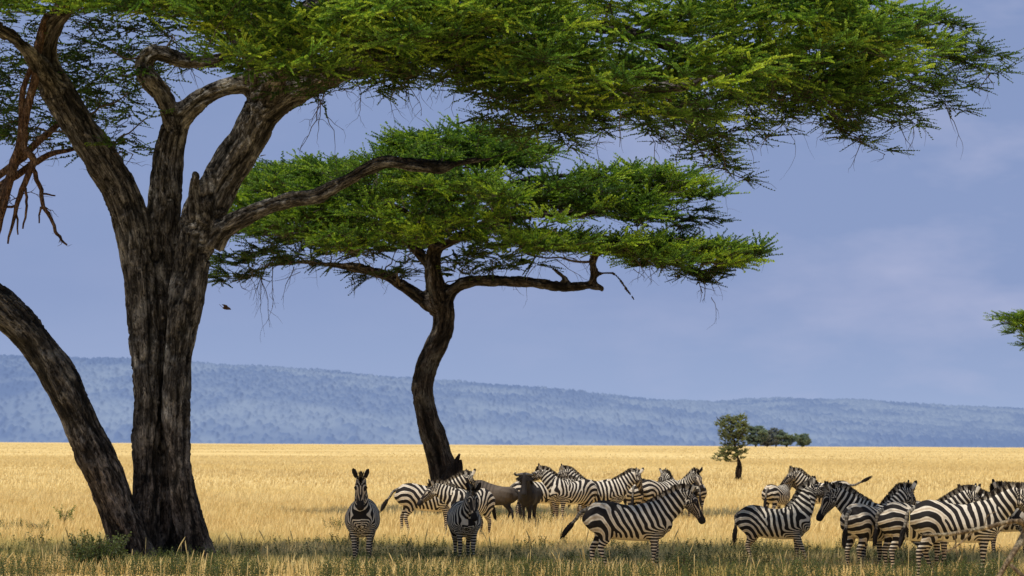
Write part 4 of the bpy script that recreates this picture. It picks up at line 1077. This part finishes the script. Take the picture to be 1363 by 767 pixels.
def build_world():
    SUN_EL, SUN_AZ = D2R(67), D2R(222)          # compass azimuth of the sun, clockwise from +Y: behind the camera, to its left
    w = bpy.data.worlds.new('World'); scene.world = w; w.use_nodes = True; nt = w.node_tree; nt.nodes.clear()
    out = N(nt, 'ShaderNodeOutputWorld'); sky = N(nt, 'ShaderNodeTexSky', sky_type='NISHITA', sun_disc=False, sun_elevation=SUN_EL, sun_rotation=SUN_AZ)
    b1 = N(nt, 'ShaderNodeBackground', Strength=.115); L(nt, sky, 0, b1, 0)
    tc = N(nt, 'ShaderNodeTexCoord'); sp = N(nt, 'ShaderNodeSeparateXYZ'); L(nt, tc, 'Generated', sp, 0)
    # low sky: hazy periwinkle with faint cloud
    r = ramp(nt, [(0, (.37, .47, .69)), (.10, (.32, .41, .635)), (.30, (.265, .345, .575)), (.6, (.25, .33, .56)), (1, (.235, .312, .535))])
    m1 = N(nt, 'ShaderNodeMapRange'); m1.inputs['From Max'].default_value = .115; L(nt, sp, 'Z', m1, 0); L(nt, m1, 0, r, 0)
    mp = N(nt, 'ShaderNodeMapping'); mp.inputs['Scale'].default_value = (16, 16, 42); mp.inputs['Location'].default_value = (3.1, 0, 1.2); L(nt, tc, 'Generated', mp, 0)
    cn = N(nt, 'ShaderNodeTexNoise', Scale=1.0, Detail=5.0, Roughness=.55); L(nt, mp, 0, cn, 'Vector')
    cr = N(nt, 'ShaderNodeMapRange'); cr.inputs['From Min'].default_value = .48; cr.inputs['From Max'].default_value = .75; L(nt, cn, 0, cr, 0)
    rx = N(nt, 'ShaderNodeMapRange'); rx.inputs['From Min'].default_value = -.02; rx.inputs['From Max'].default_value = .11; rx.inputs['To Min'].default_value = .12; rx.inputs['To Max'].default_value = .75; L(nt, sp, 'X', rx, 0)
    mu = N(nt, 'ShaderNodeMath', operation='MULTIPLY'); L(nt, cr, 0, mu, 0); L(nt, rx, 0, mu, 1)
    mx = N(nt, 'ShaderNodeMixRGB'); mx.inputs[2].default_value = (.47, .50, .70, 1); L(nt, mu, 0, mx, 0); L(nt, r, 0, mx, 1)
    b2 = N(nt, 'ShaderNodeBackground', Strength=1.0); L(nt, mx, 0, b2, 0)
    mf = N(nt, 'ShaderNodeMapRange', interpolation_type='SMOOTHSTEP'); mf.inputs['From Min'].default_value = .13; mf.inputs['From Max'].default_value = .40; L(nt, sp, 'Z', mf, 0)
    ms = N(nt, 'ShaderNodeMixShader'); L(nt, mf, 0, ms, 0); L(nt, b2, 0, ms, 1); L(nt, b1, 0, ms, 2); L(nt, ms, 0, out, 0)
    l = bpy.data.lights.new('sun', 'SUN'); l.energy = 4.6; l.angle = D2R(.5); l.color = (1, .95, .86)
    o = bpy.data.objects.new('sun', l); link(o)
    d = Vector((math.sin(SUN_AZ)*math.cos(SUN_EL), math.cos(SUN_AZ)*math.cos(SUN_EL), math.sin(SUN_EL)))
    o.rotation_euler = d.to_track_quat('Z', 'Y').to_euler(); o.location = (0, 0, 60)
build_world()

def build_camera():
    c = bpy.data.cameras.new('camera'); c.lens = 150; c.sensor_width = 36; c.sensor_fit = 'HORIZONTAL'
    c.shift_y = (HY-383.5)/1363; c.clip_start = 1; c.clip_end = 20000
    c.dof.use_dof = True; c.dof.focus_distance = 76; c.dof.aperture_fstop = 5.6
    o = bpy.data.objects.new('camera', c); link(o); o.location = (0, 0, CAM_H)
    o.rotation_mode = 'QUATERNION'
    q = Matrix.Rotation(math.pi/2, 3, 'X') @ Matrix.Rotation(ROLL, 3, 'Z')
    o.rotation_quaternion = q.to_quaternion()
    scene.camera = o
build_camera()
vs = scene.view_settings; vs.view_transform = 'Standard'; vs.look = 'None'; vs.exposure = 0; vs.gamma = 1
scene.cycles.max_bounces = 6; scene.cycles.transparent_max_bounces = 4; scene.cycles.use_denoising = True
# ------------------------------------------------------------------ the herd
ZG = 'plains zebras standing in the grass'; WG = 'wildebeest among the zebras'
Z = lambda *a, **k: animal('zebra', *a, **k)
Z(482, 760, -90, 1.0, 'zebra facing the camera with raised head, alone right of the big trunk', ZG, np=56, hp=62, ear=.42, tail=(-.2, -.5, -1))
Z(618, 757, -84, .95, 'zebra facing the camera with lowered head, in front of the middle acacia trunk', ZG, np=36, hp=62, ear=.42, ny=-78)
Z(569, 714, 3, 1.0, 'brightly sunlit zebra in profile with its hindquarters showing left of the middle trunk', ZG, np=32, hp=40, ny=0, hy=70, tail=(-.75, 0, -1), legs=(0, 0, -.06, .12))
Z(626, 721, -128, .95, 'zebra with a white-lit face turned left, crossing behind the lowered-head one', ZG, np=20, ny=183, hp=42, hy=195)
Z(716, 698, 12, .97, 'zebra standing behind the dark wildebeest that faces the camera', ZG, np=10, ny=20, tail=(-.15, 0, -1), hp=70)
Z(762, 701, -142, 1.0, 'zebra with head raised over the horns of the facing wildebeest', ZG, np=38, ny=178, hp=24, hy=182)
Z(792, 696, -160, .97, 'zebra half hidden behind the neighbour whose head is over the wildebeest', ZG, np=42, ny=185, hp=40, hy=180)
Z(799, 700, 2, 1.0, 'background zebra in profile facing right, its back clear beyond the nearest profile zebra', ZG, np=32, hp=62, hy=50, tail=(-.15, 0, -1), legs=(.1, 0, 0, .1))
Z(846, 697, 82, .90, 'zebra seen from behind right of the background profile zebra', ZG, np=10, ny=60, hp=70)
Z(878, 697, 38, .97, 'zebra with low mane in the middle of the tight background cluster', ZG, np=30, ny=120, hp=40, hy=130)
Z(900, 696, -55, 1.0, 'background zebra with pricked ears above the back of the nearest profile zebra', ZG, np=30, ny=-62, hp=45, ear=.5)
Z(925, 694, 98, .90, 'zebra whose round rump shows beyond the head of the nearest profile zebra', ZG, np=5, ny=95, hp=70)
Z(837, 766, 0, 1.0, 'large zebra in full profile facing right, centre foreground', ZG, np=31, hp=56, tail=(-.75, 0, -.9), droop=.3, legs=(.05, -.04, -.08, .22), per=.108)
Z(1030, 757, -18, .90, 'sunlit zebra standing side-on with head high over the neck of another', ZG, np=60, ny=5, hp=12, hy=6, legs=(0, .34, .02, .16), tail=(-.1, 0, -1), per=.105)
Z(1182, 762, 168, 1.0, 'zebra facing left with its muzzle under the chin of the high-headed one', ZG, np=33, ny=182, hp=58, hy=186)
Z(1160, 766, 52, .98, 'zebra with striped rump toward the camera, just behind the left-facing one', ZG, np=40, ny=35, hp=60, hy=30, tail=(-.2, 0, -1))
Z(1222, 767, 24, 1.0, 'zebra with long black tail hanging, wedged between two striped rumps', ZG, np=30, ny=12, tail=(-.1, .1, -1), hp=50)
Z(1274, 772, 6, 1.05, 'largest side-on zebra of the right-hand group, behind the blurred twigs', ZG, np=30, hp=52, ny=2, tail=(-.3, 0, -1), legs=(.0, -.1, .2, -.12), per=.108)
Z(1352, 748, 178, .98, 'zebra looking left with one ear up, beyond the backs of the right-hand group', ZG, np=24, ny=182, hp=45)
Z(1396, 756, -158, 1.0, 'zebra cut by the right edge of the view with narrow chest stripes', ZG, np=34, ny=176, hp=50)
Z(1034, 698, 62, .88, 'far zebra with rump showing left of the high-headed one', ZG, np=38, ny=50, hp=50, hy=-40, ear=.5)
Z(1099, 698, 168, .97, 'far zebra with its tail flicked out to the right', ZG, np=40, ny=190, hp=40, tail=(-1, 0, .45), droop=-.3)
animal('wildebeest', 655, 702, 155, .92, 'brown wildebeest walking away to the left with its tail hanging', WG, np=0, hp=65, hide=[.07, .054, .040], pale=.4, tail=(-.12, 0, -1), legs=(.1, 0, -.2, .15))
animal('wildebeest', 704, 704, -98, .93, 'black-faced wildebeest with curved horns facing the camera', WG, np=44, hp=70, hide=[.028, .023, .020], pale=0)

# ------------------------------------------------------------------ bird, dead branch in front
def build_bird():
    p = at(301, 410, 66.); root = empty('bird', p, 0, 'tiny dark bird flying between the two acacia trunks', 'bird')
    c = np.array([.03, .018, .015])
    mb = MB(); mb.sweep([[-.055, 0, -.0], [-.035, 0, 0], [0, 0, .0], [.03, 0, -.006], [.05, 0, -.012], [.062, 0, -.018], [.078, 0, -.026]], [.006, .02, .028, .024, .018, .012, .002], n=10, C=c); b = mb.build('body', M_PLAIN, root)
    for s in (-1, 1):
        mb = MB(); mb.sweep([[.0, s*.015, .01], [-.012, s*.05, .035], [-.035, s*.075, .045], [-.06, s*.09, .05]], [.03, .026, .018, .004], [.004, .003, .003, .002], side=(1, 0, .1), n=8, C=c); mb.build('wing', M_PLAIN, root)
    mb = MB(); mb.sweep([[-.045, 0, .0], [-.08, 0, .03], [-.105, 0, .055]], [.008, .011, .014], [.003]*3, side=(0, 1, 0), n=8, C=c); mb.build('tail', M_PLAIN, root)
build_bird()

def build_front():
    R = np.random.default_rng(90); Y = 40.; b = at(1392, 592, Y); b[2] = 0
    root = empty('dead_branch', b, 0, 'pale fallen dead branch with forking twigs, out of focus at the bottom right', 'branch')
    mb = MB(); C = np.array([2.3, 2.4, 2.0])
    for rows in ([(1400, 830, 13), (1385, 760, 10), (1368, 705, 9), (1350, 694, 5, -.1), (1310, 703, 4.5, -.2), (1265, 711, 4.2, -.3), (1228, 712, 2, -.3)],
                 [(1375, 690, 10), (1362, 715, 9), (1345, 742, 6, -.2), (1325, 775, 5, -.3), (1310, 800, 4, -.3)],
                 [(1400, 830, 10), (1378, 785, 6, .2), (1345, 752, 4, .3)], [(1300, 704, 2.2, -.2), (1272, 728, 1.6, -.2), (1245, 740, 1, -.2)], [(1385, 760, 6), (1372, 800, 6), (1350, 830, 4)]):
        l = limb_px(rows, Y, 5); mb.sweep(l[:, :3], l[:, 3]*.62, n=10, C=C)
    for q in ((1350, 694), (1310, 703), (1345, 742), (1270, 711)):
        for k in range(2): twig_chain(mb, at(*q, Y-.1), norm(R.normal(0, 1, 3)), R.uniform(.12, .3), .007, R, 1, col=tuple(C), grav=.02, steps=4)
    recentre(mb.build('bough', M_DEAD, root), b)
    # tall out-of-focus stalks close to the lens
    mb = MB()
    st = [(1211, 680, 2), (1146, 742, 10), (745, 742, -12), (758, 745, 8), (826, 748, -14), (648, 738, 5), (632, 742, -4), (1000, 750, 6), (403, 738, 4), (388, 745, -6), (250, 733, 2), (214, 742, 8), (330, 748, -5), (545, 745, 6), (1330, 735, 5), (690, 752, 3), (880, 750, 9)]
    for px, top, lean in st:
        Yd = R.uniform(44, 56); b1 = at(px - lean, 590, Yd); b1[2] = 0; t = at(px, top, Yd)
        P = np.array([b1, b1*.5 + t*.5 + [R.normal(0, .02), 0, 0], t]); P = catmull(P, 4)
        mb.sweep(P, np.interp(np.linspace(0, 1, len(P)), [0, .7, .85, 1], [.0045, .004, .007, .002]), n=5, C=np.array([.72, .58, .27])*R.uniform(.7, 1))
    tag(mb.build('grass', M_GRASS, None), kind='stuff', label='few blurred pale grass stalks nearest the camera', cat='grass')
build_front()
